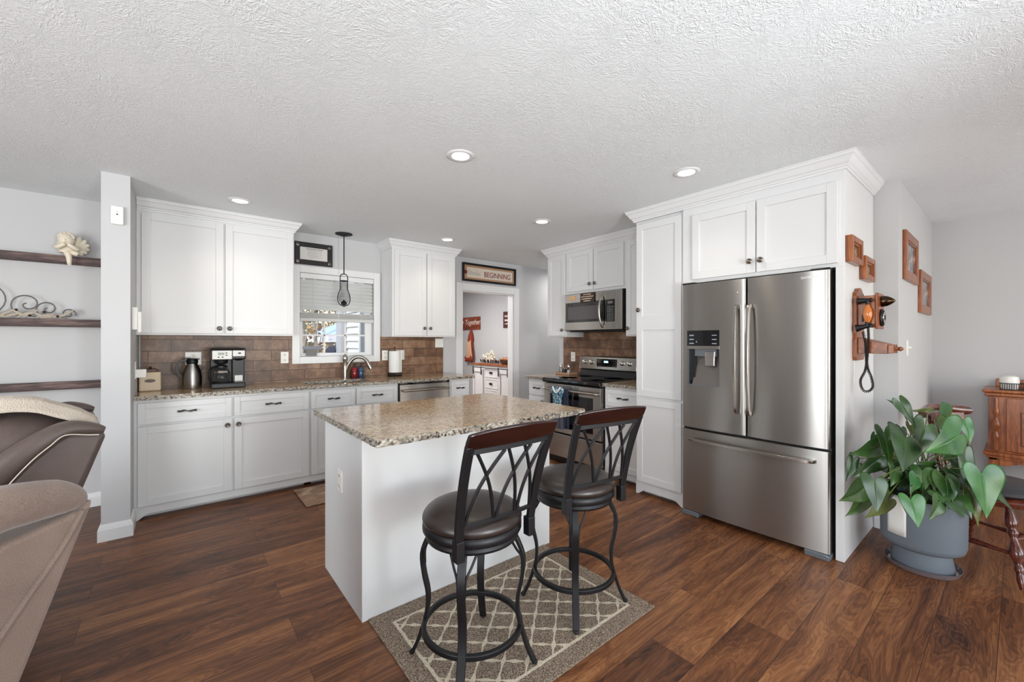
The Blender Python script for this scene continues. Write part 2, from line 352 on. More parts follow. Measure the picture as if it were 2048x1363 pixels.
def link(o, parent=None):
    COL.objects.link(o)
    if parent: o.parent = parent
    return o
def obj(name, g, mats, parent=None, smooth=False, bevel=0, loc=(0, 0, 0), rotz=0, seg=2, solid=0, subd=0):
    me = bpy.data.meshes.new(name); me.from_pydata(g.v, [], g.f); me.validate()
    if not isinstance(mats, (list, tuple)): mats = [mats]
    for m in mats: me.materials.append(m)
    if len(mats) > 1 and len(me.polygons) == len(g.mi):
        for p, i in zip(me.polygons, g.mi): p.material_index = i
    import bmesh
    bm = bmesh.new(); bm.from_mesh(me); bmesh.ops.recalc_face_normals(bm, faces=bm.faces); bm.to_mesh(me); bm.free()
    o = bpy.data.objects.new(name, me); link(o, parent); o.location = loc; o.rotation_euler = (0, 0, rotz)
    if solid:
        md = o.modifiers.new('s', 'SOLIDIFY'); md.thickness = solid; md.offset = 0
    if bevel:
        md = o.modifiers.new('b', 'BEVEL'); md.width = bevel; md.segments = seg; md.limit_method = 'ANGLE'; md.angle_limit = math.radians(35)
        me.shade_smooth() if False else None
    if subd:
        md = o.modifiers.new('d', 'SUBSURF'); md.levels = subd; md.render_levels = subd
    if smooth:
        for p in me.polygons: p.use_smooth = True
    if smooth == 'auto' or (smooth and not subd):
        try: me.set_sharp_from_angle(angle=math.radians(40))
        except Exception: pass
    return o
def thing(name, label, cat, loc=(0, 0, 0), rotz=0, group=None):
    o = bpy.data.objects.new(name, None); COL.objects.link(o); o.empty_display_size = .1
    o.location = loc; o.rotation_euler = (0, 0, rotz); o['label'] = label; o['category'] = cat
    if group: o['group'] = group
    return o
def tag(o, label, cat, group=None, kind=None):
    o['label'] = label; o['category'] = cat
    if group: o['group'] = group
    if kind: o['kind'] = kind
    return o
def struct(name, g, m, bevel=0, smooth=False, **k):
    o = obj(name, g, m, None, smooth, bevel, **k); o['kind'] = 'structure'; return o
def dup(root, loc=None, rotz=None, label=None, group=None):
    def cp(o, par):
        c = o.copy(); COL.objects.link(c); c.parent = par
        for ch in [x for x in o.children]: cp(ch, c)
        return c
    r = cp(root, None)
    if loc is not None: r.location = loc
    if rotz is not None: r.rotation_euler = (0, 0, rotz)
    if label: r['label'] = label
    if group: r['group'] = group
    return r
def text(name, body, size, loc, m, parent=None, rot=(PI/2, 0, 0), extrude=.0006, align='CENTER', shear=0, sx=1):
    cu = bpy.data.curves.new(name, 'FONT'); cu.body = body; cu.size = size; cu.extrude = extrude; cu.align_x = align; cu.align_y = 'CENTER'; cu.shear = shear
    t = bpy.data.objects.new('tmp', cu); COL.objects.link(t)
    dg = bpy.context.evaluated_depsgraph_get(); me = bpy.data.meshes.new_from_object(t.evaluated_get(dg))
    bpy.data.objects.remove(t, do_unlink=True)
    me.name = name; me.materials.clear(); me.materials.append(m)
    o = bpy.data.objects.new(name, me); link(o, parent); o.location = loc; o.rotation_euler = rot; o.scale = (sx, 1, 1)
    return o
def arc(cx, cz, r, a0, a1, n, y=0): return [(cx+r*math.cos(a0+(a1-a0)*i/n), y, cz+r*math.sin(a0+(a1-a0)*i/n)) for i in range(n+1)]
def smooth_path(pts, n=6):
    P = [Vector(p) for p in pts]; out = []
    for i in range(len(P)-1):
        p0 = P[max(0, i-1)]; p1 = P[i]; p2 = P[i+1]; p3 = P[min(len(P)-1, i+2)]
        for j in range(n):
            t = j/n
            out.append(.5*((2*p1)+(p2-p0)*t+(2*p0-5*p1+4*p2-p3)*t*t+(3*p1-p0-3*p2+p3)*t**3))
    out.append(P[-1]); return out

# ------------------------------------------------------------------ room shell
H = 2.44
g = G().box(-3.64, 6.3, -3.64, 4.8, -.06, 0).box(2.3, 5.0, 4.8, 8.1, -.06, 0); struct('floor', g, M['floor'])
g = G().box(-3.64, 6.3, -3.64, 4.8, H, H+.06).box(2.3, 5.0, 4.8, 8.1, H, H+.06); struct('ceiling', g, M['ceiling'])
WX0, WX1, WZ0, WZ1 = .985, 1.755, 1.16, 2.03   # kitchen window opening
DX0, DX1, DZ = 2.947, 3.832, 2.0               # doorway opening
g = G(); Y0, Y1 = 4.68, 4.80
g.box(-3.5, WX0, Y0, Y1, 0, H); g.box(WX0, WX1, Y0, Y1, 0, WZ0); g.box(WX0, WX1, Y0, Y1, WZ1, H)
g.box(WX1, DX0, Y0, Y1, 0, H); g.box(DX0, DX1, Y0, Y1, DZ, H); g.box(DX1, 6.2, Y0, Y1, 0, H)
struct('wall_back', g, M['wall'])
g = G().box(-.386, -.243, 3.82, 4.68, 0, H); struct('wall_stub', g, M['wall'])
g = G().box(3.86, 4.0, .53, 3.772, 0, H).box(4.0, 6.2, 3.632, 3.772, 0, H); struct('wall_range', g, M['wall'])
g = G().box(4.0, 5.58, .53, .67, 0, H); struct('wall_dining', g, M['wall'])
g = G().box(5.58, 5.72, -3.5, .67, 0, H); struct('wall_right', g, M['wall'])
g = G().box(6.2, 6.3, 3.6, 4.8, 0, H); struct('wall_hall', g, M['wall'])
# living room walls behind the camera; unseen window openings added for the lighting
def wall_open(name, x0, x1, y0, y1, openings, along):
    g = G(); cur = x0 if along == 'x' else y0; end = x1 if along == 'x' else y1
    for a, b, z0, z1 in openings:
        if along == 'x': g.box(cur, a, y0, y1, 0, H); g.box(a, b, y0, y1, 0, z0); g.box(a, b, y0, y1, z1, H)
        else: g.box(x0, x1, cur, a, 0, H); g.box(x0, x1, a, b, 0, z0); g.box(x0, x1, a, b, z1, H)
        cur = b
    if along == 'x': g.box(cur, end, y0, y1, 0, H)
    else: g.box(x0, x1, cur, end, 0, H)
    return struct(name, g, M['wall'])
wall_open('wall_rear', -3.64, 5.72, -3.64, -3.5, [(-1.2, 1.8, .3, 2.3), (2.6, 4.6, .3, 2.3)], 'x')
wall_open('wall_left', -3.64, -3.5, -3.5, 4.8, [(-.95, .05, .3, 2.3), (.55, 1.55, .3, 2.3)], 'y')
# back room seen through the doorway
g = G().box(4.9, 5.0, 4.8, 8.1, 0, H); struct('wall_back_room_right', g, M['wall'])
g = G().box(2.31, 3.6, 7.1, 7.2, 0, H).box(3.6, 3.7, 7.1, 8.1, 0, H).box(3.7, 5.0, 8.1, 8.2, 0, H).box(2.31, 2.40, 4.8, 7.1, 0, H); struct('wall_back_room_far', g, M['wall'])

# baseboards
BP = [(0, 0), (.016, 0), (.016, .075), (.012, .092), (.006, .105), (0, .11)]
g = G(); g.sweep(BP, [(-.386, 4.68), (-.386, 3.82), (-.243, 3.82), (-.243, 4.05)][::-1][::-1])
# travel so that "right" is outward
def base(name, path): g = G().sweep(BP, path); return struct(name, g, M['trim'])
base('baseboard_stub', [(-.386, 4.66), (-.386, 3.82), (-.243, 3.82), (-.243, 4.045)][::1])
base('baseboard_back', [(-3.5, 4.68), (-.386, 4.68)])
base('baseboard_range', [(3.86, .655), (3.86, .53), (5.58, .53)])
base('baseboard_right', [(5.58, .53), (5.58, -3.5)])
base('baseboard_hall', [(DX1+.095, 4.68), (6.2, 4.68)])
base('baseboard_back_room', [(4.9, 8.1), (4.9, 4.8)])

# window casing + sash
CP = .072
g = G(); g.box(WX0-CP, WX0, 4.66, 4.68, WZ0-CP, WZ1+CP); g.box(WX1, WX1+CP, 4.66, 4.68, WZ0-CP, WZ1+CP)
g.box(WX0, WX1, 4.66, 4.68, WZ1, WZ1+CP); g.box(WX0, WX1, 4.66, 4.68, WZ0-CP, WZ0)
struct('trim_1', g, M['trim'], bevel=.004)
g = G(); yo = 4.74
for z0, z1 in ((WZ0, 1.61), (1.57, WZ1)):
    yy = yo if z0 < 1.5 else yo+.03
    g.box(WX0, WX0+.04, yy, yy+.03, z0, z1); g.box(WX1-.075, WX1, yy, yy+.03, z0, z1); g.box(WX0+.04, WX1-.075, yy, yy+.03, z0, z0+.035); g.box(WX0+.04, WX1-.075, yy, yy+.03, z1-.04, z1)
    for i in (1, 2):
        x = WX0+.04+(WX1-.075-WX0-.04)*i/3; g.box(x-.009, x+.009, yy+.008, yy+.022, z0+.035, z1-.04)
    zm = (z0+z1)/2; g.box(WX0+.04, WX1-.075, yy+.008, yy+.022, zm-.009, zm+.009)
wf = struct('window_1', g, M['trim'], bevel=.002)
g = G().box(WX0+.03, WX1-.06, yo+.014, yo+.016, WZ0+.03, 1.6).box(WX0+.03, WX1-.06, yo+.044, yo+.046, 1.6, WZ1-.03)
obj('pane', g, M['glass'], wf)
# door casing and jamb
g = G(); C2 = .095
g.box(DX0-C2, DX0, 4.662, 4.68, 0, DZ+C2); g.box(DX1, DX1+C2, 4.662, 4.68, 0, DZ+C2); g.box(DX0, DX1, 4.662, 4.68, DZ, DZ+C2)
g.box(DX0-.001, DX0+.015, 4.68, 4.80, 0, DZ); g.box(DX1-.015, DX1+.001, 4.68, 4.80, 0, DZ); g.box(DX0, DX1, 4.68, 4.80, DZ-.015, DZ)
struct('door_1', g, M['trim'], bevel=.004)

# backsplashes
g = G().box(-.232, 2.655, 4.668, 4.68, .915, 1.372)
for k in (0,):
    pass
g = G(); g.box(-.232, WX0-CP, 4.668, 4.68, .915, 1.372); g.box(WX0-CP, WX1+CP, 4.668, 4.68, .915, WZ0-CP); g.box(WX1+CP, 2.655, 4.668, 4.68, .915, 1.372)
struct('trim_2', g, M['tile'])
o = struct('trim_3', G().box(0, 1.585, -.012, 0, .915, 1.45), M['tile']); o.location = (3.86, 3.69, 0); o.rotation_euler = (0, 0, -PI/2)
# vertical paint end strip/trim beside the backsplash
# recessed ceiling lights
def downlight(x, y, lab):
    t = thing('recessed_light', lab, 'ceiling light', (x, y, H), 0, 'recessed ceiling lights')
    g = G().lathe([(.052, -.004), (.06, -.008), (.078, -.006), (.084, 0), (.05, 0), (.052, -.004)], 32); obj('trim_ring', g, M['trim'], t, True)
    g = G().lathe([(.0001, -.004), (.053, -.004)], 32); g.f = g.f[:-1] if False else g.f
    obj('lens', G().lathe([(.0001, -.0045), (.053, -.0045), (.053, -.002), (.0001, -.002)], 32), M['emit_led'], t, True)
    d = bpy.data.lights.new('downlight', 'SPOT'); d.energy = 6; d.color = (1, .9, .78); d.spot_size = math.radians(130); d.spot_blend = .8; d.shadow_soft_size = .05
    lo = bpy.data.objects.new('downlight_beam', d); link(lo, t); lo.location = (0, 0, -.03)
    return t
downlight(1.331, 2.131, 'lit round recessed ceiling light nearest the camera, above the kitchen island')
downlight(2.624, 1.395, 'lit round recessed ceiling light in front of the tall cabinet over the refrigerator')
downlight(.394, 3.922, 'lit round recessed ceiling light in front of the two-door upper cabinet by the stub wall')
downlight(2.316, 3.976, 'lit round recessed ceiling light in front of the narrow upper cabinet right of the window')
downlight(2.654, 2.821, 'lit round recessed ceiling light in front of the range cabinets, left of the tall pantry')

# ------------------------------------------------------------------ cabinets (local frame: x to the right, front at y=0, body towards +y)
def shaker(g, x0, x1, z0, z1, t=.02, fr=.055, mids=()):
    e = .0
    g.box(x0+fr-.004, x1-fr+.004, -.010, -.001, z0+fr-.004, z1-fr+.004)
    g.box(x0, x0+fr, -t, -.001, z0, z1); g.box(x1-fr, x1, -t, -.001, z0, z1)
    g.box(x0+fr, x1-fr, -t, -.001, z0, z0+fr); g.box(x0+fr, x1-fr, -t, -.001, z1-fr, z1)
    for a, b in mids: g.box(x0+fr, x1-fr, -t, -.001, a, b)
    return g
ROT = Matrix.Rotation(PI/2, 4, 'X')      # lathe z axis -> -y (outward)
def knob(parent, x, z, y=-.02, s=1.15):
    g = G().lathe([(.006*s, 0), (.0055*s, .012*s), (.012*s, .016*s), (.0165*s, .021*s), (.0165*s, .025*s), (.011*s, .030*s), (.006*s, .029*s), (.003*s, .031*s), (.0001, .031*s)], 20, (0, 0, 0), ROT)
    return obj('knob', g, M['pewter'], parent, True, loc=(x, y+.0005, z))
def pull(parent, x, z, w=.10, y=-.02):
    g = G(); p = []
    for i in range(13):
        u = -1+2*i/12; p.append((u*w/2, -.024-.004*math.cos(u*6), .004*math.sin(u*PI*1.5)*-1))
    g.tube(p, [.0055-.002*math.cos(u*PI/12*2*2) for u in range(13)], 8)
    g.box(-w/2-.006, -w/2+.01, -.028, 0, -.007, .007).box(w/2-.01, w/2+.006, -.028, 0, -.007, .007)
    return obj('handle', g, M['bronze'], parent, True, loc=(x, y+.001, z))
def cab(name, label, loc, rotz, w, d, z0, z1, doors=(), drawers=(), group=None, toe=False, feet=(True, True)):
    t = thing(name, label, 'cabinet', (loc[0], loc[1], loc[2] if len(loc) > 2 else 0), rotz, group)
    g = G().box(0, w, 0, d, z0, z1)
    if toe:
        g.box(.03, w-.03, .07, d, 0.0, z0)
        zz = .038; poly = [(0, z0+.001), (0, 0 if feet[0] else zz)]
        if feet[0]: poly += [(.022, 0), (.075, zz)]
        if feet[1]: poly += [(w-.075, zz), (w-.022, 0)]
        poly += [(w, 0 if feet[1] else zz), (w, z0+.001)]
        g2 = G().prism(poly, -.004, .016, 'y'); obj('toe_valance', g2, M['white'], t, bevel=.001)
    if z1 < .7: g.box(0, w, 0, .02, z1, .884)
    obj('body', g, M['white'], t, bevel=.0015)
    for dd in doors:
        x0, x1, a, b = dd[:4]; mids = dd[5] if len(dd) > 5 else ()
        o = obj('door', shaker(G(), x0, x1, a, b, mids=mids), M['white'], t, bevel=.0022)
        if dd[4]:
            side, kz = dd[4]; knob(o, (x1-.03) if side == 'r' else (x0+.03), kz)
    for dd in drawers:
        x0, x1, a, b = dd[:4]; hw = dd[4]
        o = obj('drawer', shaker(G(), x0, x1, a, b, fr=.042), M['white'], t, bevel=.0022)
        if hw: pull(o, (x0+x1)/2, (a+b)/2, hw, y=-.0105)
    return t
CR = [(0, 2.35), (.010, 2.35), (.010, 2.362), (.018, 2.366), (.018, 2.374), (.030, 2.384), (.046, 2.412), (.056, 2.420), (.056, 2.43), (.062, 2.434), (.062, 2.4395), (0, 2.4395)]
def crown_struct(n, path): o = struct('trim_%d' % n, G().sweep(CR, path), M['trim']); return o

# window-side base cabinets
FY = 4.095
cab('base_cabinet', 'white two-door base cabinet with two drawers, against the stub wall', (-.243, FY), 0, 1.186, .575, .095, .884,
    doors=[(.022, .596, .10, .688, ('r', .64)), (.612, 1.178, .10, .688, ('l', .64))],
    drawers=[(.022, .596, .704, .862, .105), (.612, 1.178, .704, .862, .105)], toe=True, feet=(True, False))
cab('base_cabinet', 'white sink base cabinet below the faucet, with two narrow drawer fronts', (.943, FY), 0, .85, .575, .095, .66,
    doors=[(.010, .405, .10, .688, ('r', .64)), (.42, .835, .10, .688, ('l', .64))],
    drawers=[(.010, .405, .704, .862, .09), (.42, .835, .704, .862, .09)], toe=True, feet=(False, False))
cab('base_cabinet', 'narrow white drawer cabinet at the doorway end of the window counter', (2.413, FY), 0, .262, .575, .095, .884,
    doors=[(.012, .25, .10, .688, ('l', .64))], drawers=[(.012, .25, .704, .862, .085)], toe=True, feet=(False, True))
# range-side base cabinets
RZ = -PI/2
cab('base_cabinet', 'small white base cabinet left of the range', (3.24, 3.655), RZ, .29, .61, .095, .884,
    doors=[(.01, .28, .10, .688, ('r', .64))], drawers=[(.01, .28, .704, .862, .085)], toe=True)
cab('base_cabinet', 'small white base cabinet between the range and the tall pantry', (3.24, 2.549), RZ, .43, .61, .095, .884,
    doors=[(.016, .42, .10, .688, ('l', .64))], drawers=[(.016, .42, .704, .862, .10)], toe=True)
# uppers on the window wall
u = cab('upper_cabinet', 'wide white two-door upper cabinet between the stub wall and the window', (-.243, 4.365), 0, 1.113, .307, 1.37, H-.001,
    doors=[(.030, .560, 1.385, 2.335, ('r', 1.43)), (.573, 1.103, 1.385, 2.335, ('l', 1.43))])
obj('crown_molding', G().sweep(CR, [(.002, 0), (1.113, 0), (1.113, .306)]), M['trim'], u)
u = cab('upper_cabinet', 'white two-door upper cabinet between the window and the doorway', (1.845, 4.365), 0, .805, .307, 1.37, H-.001,
    doors=[(.022, .405, 1.385, 2.335, ('r', 1.47)), (.420, .790, 1.385, 2.335, ('l', 1.47))])
obj('crown_molding', G().sweep(CR, [(0, .306), (0, 0), (.805, 0), (.805, .306)]), M['trim'], u)
# uppers on the range wall
cab('upper_cabinet', 'narrow white upper cabinet at the doorway end of the range wall', (3.55, 3.671), RZ, .319, .309, 1.37, H-.001,
    doors=[(.02, .306, 1.385, 2.335, ('r', 1.45))])
cab('upper_cabinet', 'short white two-door cabinet above the microwave', (3.55, 3.352), RZ, .822, .309, 1.86, H-.001,
    doors=[(.016, .405, 1.888, 2.335, ('r', 1.95)), (.417, .806, 1.888, 2.335, ('l', 1.95))])
cab('upper_cabinet', 'narrow white upper cabinet between the microwave and the tall pantry', (3.55, 2.530), RZ, .412, .309, 1.37, H-.001,
    doors=[(.014, .40, 1.385, 2.335, ('l', 1.45))])
crown_struct(5, [(3.86, 3.671), (3.55, 3.671), (3.55, 2.12)])
# tall pantry and refrigerator surround
cab('pantry_cabinet', 'tall white pantry cabinet beside the refrigerator, long two-panel door above a short one', (3.12, 2.117), RZ, .438, .739, .095, H-.001,
    doors=[(.016, .424, .850, 2.325, ('l', 1.588), [(1.415, 1.535)]), (.016, .424, .115, .828, None)], toe=True)
u = cab('refrigerator_cabinet', 'white two-door cabinet over the refrigerator with a full-height side panel', (3.10, 1.677), RZ, 1.017, .759, 1.768, H-.001,
    doors=[(.084, .530, 1.793, 2.285, ('r', 1.87)), (.539, .985, 1.793, 2.285, ('l', 1.87))])
obj('side_panel', G().box(.975, 1.0175, -.015, .7595, .002, 1.768), M['white'], u, bevel=.0015)
crown_struct(6, [(3.86, 2.117), (3.10, 2.117), (3.10, .66), (3.86, .66)])

# ------------------------------------------------------------------ countertops
def counter(name, label, boxes, chip_faces=True):
    g = G()
    for (x0, x1, y0, y1) in boxes:
        g.mat(0).box(x0, x1, y0, y1, .885, .9155)
    o = obj(name, g, [M['granite'], M['granite_edge']])
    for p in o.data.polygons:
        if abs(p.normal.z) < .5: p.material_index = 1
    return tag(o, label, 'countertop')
SX0, SX1, SY0, SY1 = .95, 1.56, 4.15, 4.50
c = counter('countertop', 'long granite countertop under the window, with a sink cut-out', [(-.2425, SX0, 4.05, 4.667), (SX0, SX1, 4.05, SY0), (SX0, SX1, SY1, 4.667), (SX1, 2.73, 4.05, 4.667)])
counter('countertop', 'small granite countertop left of the range', [(3.195, 3.847, 3.364, 3.69)])
counter('countertop', 'small granite countertop between the range and the tall pantry', [(3.195, 3.847, 2.1185, 2.549)])
# sink
t = thing('kitchen_sink', 'undermount steel sink basin in the granite below the window', 'sink', ((SX0+SX1)/2, (SY0+SY1)/2, .68))
g = G(); w, d = (SX1-SX0)/2, (SY1-SY0)/2
g.box(-w, w, -d, d, 0, .003).box(-w-.006, -w, -d, d, 0, .2045).box(w, w+.006, -d, d, 0, .2045).box(-w, w, -d-.006, -d, 0, .2045).box(-w, w, d, d+.006, 0, .2045)
obj('basin', g, M['nickel'], t); obj('drain', G().lathe([(.03, .003), (.04, .006), (.04, .003)], 20), M['chrome'], t, True)

# island
IX0, IX1, IY0, IY1 = .675, 1.897, 1.945, 2.565
t = thing('kitchen_island', 'white panelled kitchen island with a polished granite top and seating overhang', 'island', ((IX0+IX1)/2, (IY0+IY1)/2, 0))
hw, hd = (IX1-IX0)/2, (IY1-IY0)/2
obj('body', G().box(-hw, hw, -hd, hd, 0, .8845), M['white'], t, bevel=.002)
g = G(); x0, x1, y0, y1 = .63-1.286, 1.905-1.286, 1.65-2.255, 2.63-2.255
# irregular chiselled edge: subdivide the perimeter
n = 70; m2 = 50; rnd = random.Random(4); per = []
for i in range(n): per.append((x0+(x1-x0)*i/n, y0))
for i in range(m2): per.append((x1, y0+(y1-y0)*i/m2))
for i in range(n): per.append((x1-(x1-x0)*i/n, y1))
for i in range(m2): per.append((x0, y1-(y1-y0)*i/m2))
lv = [.885, .893, .902, .910, .9155]; vs = []; K = len(per); cx, cy = (x0+x1)/2, (y0+y1)/2
for li, z in enumerate(lv):
    for (x, y) in per:
        j = (rnd.random()-.5)*.005 if li < 4 else -.003+(rnd.random()-.5)*.002
        sx = 1 if x > cx else -1; sy = 1 if y > cy else -1
        nx = x+(j*sx if abs(abs(x-cx)-(x1-cx)) < 1e-6 else 0); ny = y+(j*sy if abs(abs(y-cy)-(y1-cy)) < 1e-6 else 0)
        vs.append((nx, ny, z))
fs = [(li*K+i, li*K+(i+1) % K, (li+1)*K+(i+1) % K, (li+1)*K+i) for li in range(4) for i in range(K)]
g.mat(1).add(vs, fs); g.mat(0).add(vs[4*K:], [tuple(range(K))]); g.mat(1).add(vs[:K], [tuple(reversed(range(K)))])
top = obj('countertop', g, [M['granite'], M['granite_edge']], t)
def plate(parent_or_none, label, loc, rotz, kind='outlet', w=.07, h=.115, name='outlet'):
    t = thing(name, label, 'outlet' if kind == 'outlet' else 'light switch', loc, rotz)
    g = G().prism([(-w/2, -h/2), (w/2, -h/2), (w/2, h/2), (-w/2, h/2)], -.006, 0); obj('cover_plate', g, M['plastic'], t, bevel=.002)
    if kind == 'outlet':
        for s in (-1, 1):
            if w > .1 and False: continue
            g = G().lathe([(.0165, 0), (.0165, .0025), (.0001, .0025)], 20, (0, 0, 0), ROT, 1, .85)
            o = obj('receptacle', g, M['screen_white'], t, True, loc=(0, -.0058, s*.0265))
            obj('slots', G().box(-.007, -.005, -.0034, -.002, -.004, .005).box(.005, .007, -.0034, -.002, -.004, .005), M['blackmatte'], o)
    else:
        obj('toggle', G().box(-.005, .005, -.022, 0, -.004, .012), M['plastic'], t, bevel=.001, loc=(0, -.005, 0))
    return t
plate(None, 'white outlet low on the end of the kitchen island', (IX0-.0005, 2.268, .585), -PI/2)
plate(None, 'white outlet on the tiled backsplash between the coffee maker and the window', (.845, 4.6675, 1.156), 0)
plate(None, 'white outlet on the backsplash partly hidden behind the steel carafe', (.118, 4.6675, 1.166), 0, w=.115)
plate(None, 'white outlet on the backsplash immediately right of the window', (1.885, 4.6675, 1.156), 0)
plate(None, 'white switch plate on the backsplash behind the paper towel roll', (2.075, 4.6675, 1.156), 0, 'switch', w=.10, name='light_switch')
plate(None, 'white double switch plate at the top right corner of the window backsplash', (2.598, 4.6675, 1.298), 0, 'switch', w=.115, name='light_switch')
plate(None, 'white outlet on the backsplash left of the range', (3.8475, 3.52, 1.127), -PI/2)
plate(None, 'white light switch on the grey wall below the framed pictures', (4.19, .5295, 1.27), 0, 'switch', name='light_switch')

# ------------------------------------------------------------------ refrigerator
FR = thing('refrigerator', 'stainless steel french door refrigerator with ice dispenser and bottom freezer drawer', 'refrigerator', (3.03, 1.645, 0), RZ)
FW = .928
def curved_panel(x0, x1, z0, z1, bulge, xs_extra=(), zs_extra=(), hole=None, back=.055, n=14, full=None):
    fx0, fx1 = full or (x0, x1)
    xs = sorted(set([round(x0+(x1-x0)*i/n, 5) for i in range(n+1)]+[x for x in xs_extra])); zs = sorted(set([z0, z1]+list(zs_extra)))
    def y(x):
        u = (x-fx0)/(fx1-fx0)*2-1; return -bulge*(1-abs(u)**2.6)+ (.0 if True else 0)
    def edge(x):   # rounded vertical edges
        e = min(x-x0, x1-x); r = .012
        return (r-math.sqrt(max(0, r*r-(r-e)**2)))*.9 if e < r else 0
    xs = sorted(set(xs+[round(x0+v, 5) for v in (.002, .005, .009, .013)]+[round(x1-v, 5) for v in (.002, .005, .009, .013)]))
    g = G(); nx = len(xs); nz = len(zs)
    vs = [(x, y(x)+edge(x), z) for z in zs for x in xs]; fs = []
    for j in range(nz-1):
        for i in range(nx-1):
            if hole and hole[0]-1e-4 <= xs[i] and xs[i+1] <= hole[1]+1e-4 and hole[2]-1e-4 <= zs[j] and zs[j+1] <= hole[3]+1e-4: continue
            fs.append((j*nx+i, j*nx+i+1, (j+1)*nx+i+1, (j+1)*nx+i))
    g.add(vs, fs)
    # rim and back
    b = [(xs[i], back, z0) for i in range(nx)]+[(xs[i], back, z1) for i in range(nx)]
    bot = vs[:nx]; topv = vs[-nx:]
    g.add(bot+b[:nx], [(i, i+1, nx+i+1, nx+i) for i in range(nx-1)]); g.add(topv+b[nx:], [(i, i+1, nx+i+1, nx+i) for i in range(nx-1)])
    g.add([vs[0], vs[-nx], b[nx], b[0]], [(0, 1, 2, 3)]); g.add([vs[nx-1], vs[-1], b[-1], b[nx-1]], [(0, 1, 2, 3)]); g.add([b[0], b[nx-1], b[-1], b[nx]], [(0, 1, 2, 3)])
    return g
obj('case', G().box(.004, FW-.004, .062, .74, .03, 1.745), plain('fridge_case', srgb(70, 70, 72), .4, .3), FR, bevel=.004)
HX0, HX1, HZ0, HZ1 = .048, .287, .99, 1.40
ld = obj('left_door', curved_panel(.0, .4585, .672, 1.75, .014, (HX0, HX1), (HZ0, HZ1), (HX0, HX1, HZ0, HZ1)), M['steel'], FR, 'auto')
ld.name = 'door'
rd = obj('door', curved_panel(.4665, FW, .672, 1.75, .014), M['steel'], FR, 'auto')
fd = obj('freezer_drawer', curved_panel(.0, FW, .042, .655, .018, n=24), M['steel'], FR, 'auto')
dp = obj('ice_dispenser', G().box(HX0, HX0+.002, -.012, .052, HZ0, HZ1).box(HX1-.002, HX1, -.012, .052, HZ0, HZ1).box(HX0, HX1, -.012, .052, HZ0, HZ0+.006).box(HX0, HX1, .05, .053, HZ0, HZ1).box(HX0+.05, HX1-.03, .006, .05, HZ0+.22, HZ1-.13), M['steelgrey'], FR)
# sloping back and side cheek of the recess
obj('recess_back', G().add([(HX0+.06, .048, 1.20), (HX1, .048, 1.20), (HX1, .0, HZ0+.006), (HX0+.03, .0, HZ0+.006)], [(0, 1, 2, 3)]).add([(HX0+.06, .04, 1.275), (HX1, .04, 1.275), (HX1, .048, 1.20), (HX0+.06, .048, 1.20)], [(0, 1, 2, 3)]), plain('recess_grey', srgb(120, 114, 110), .35, .6), dp)
obj('recess_cheek', G().box(HX0+.0025, HX0+.05, .012, .03, HZ0+.006, 1.275), M['blackglass'], dp)
obj('display', G().box(HX0, HX1, -.0165, -.004, 1.285, HZ1), M['blackglass'], dp, bevel=.001)
obj('steel_strip', G().box(HX0, HX1, -.0185, -.002, 1.262, 1.285), M['steelx'], dp, bevel=.001)
obj('paddle', G().prism([(.0, 1.245), (-.008, 1.14), (.012, 1.135), (.022, 1.245)], HX0+.13, HX0+.20, 'x'), M['chrome'], dp, bevel=.004)
dm = plain('display_marks', srgb(150, 160, 175), .4)
g = G()
for i in range(3):
    g.box(HX0+.018, HX0+.052, -.0172, -.0164, 1.30+i*.03, 1.308+i*.03); g.box(HX1-.052, HX1-.018, -.0172, -.0164, 1.30+i*.03, 1.306+i*.03)
g.box(HX0+.07, HX0+.076, -.0172, -.0164, 1.31, 1.322)
obj('display_symbols', g, dm, dp)
for s, hx in ((-1, .412), (1, .492)):
    p = [(0, -.012, .833), (0, -.045, .845), (0, -.058, .95), (0, -.066, 1.08), (0, -.068, 1.195), (0, -.066, 1.31), (0, -.058, 1.44), (0, -.045, 1.545), (0, -.012, 1.557)]
    g = G().bar(smooth_path(p, 5), .028, .018); obj('handle', g, M['nickel'], ld if s < 0 else rd, 'auto', bevel=.005, loc=(hx, 0, 0))
p = [(.085, -.010, .588), (.09, -.045, .588), (.25, -.058, .588), (.465, -.064, .588), (.68, -.058, .588), (.835, -.045, .588), (.84, -.010, .588)]
obj('handle', G().bar(smooth_path(p, 5), .018, .028), M['nickel'], fd, 'auto', bevel=.005)
text('logo', 'SAMSUNG', .021, (.832, -.0116, 1.712), M['plastic'], rd, rot=(PI/2, 0, .060), extrude=.001)
bd = obj('badge', G().lathe([(.0001, .003), (.004, .002), (.005, 0)], 12, (0, 0, 0), ROT), M['chrome'], ld, True, loc=(.405, -.006, 1.66))
for x in (.0, FW-.13): obj('foot_cover', G().prism([(x, .0), (x+.13, .0), (x+.13, .03), (x+.11, .038), (x, .038)], -.008, .09), M['steelgrey'], FR, bevel=.006)
obj('kick_plate', G().box(.02, FW-.02, .075, .1, .002, .04), M['blackmatte'], FR)
for x in (.0, FW-.10): obj('hinge_cover', G().box(x, x+.10, .0, .10, 1.751, 1.764), M['blackmatte'], FR, bevel=.004)

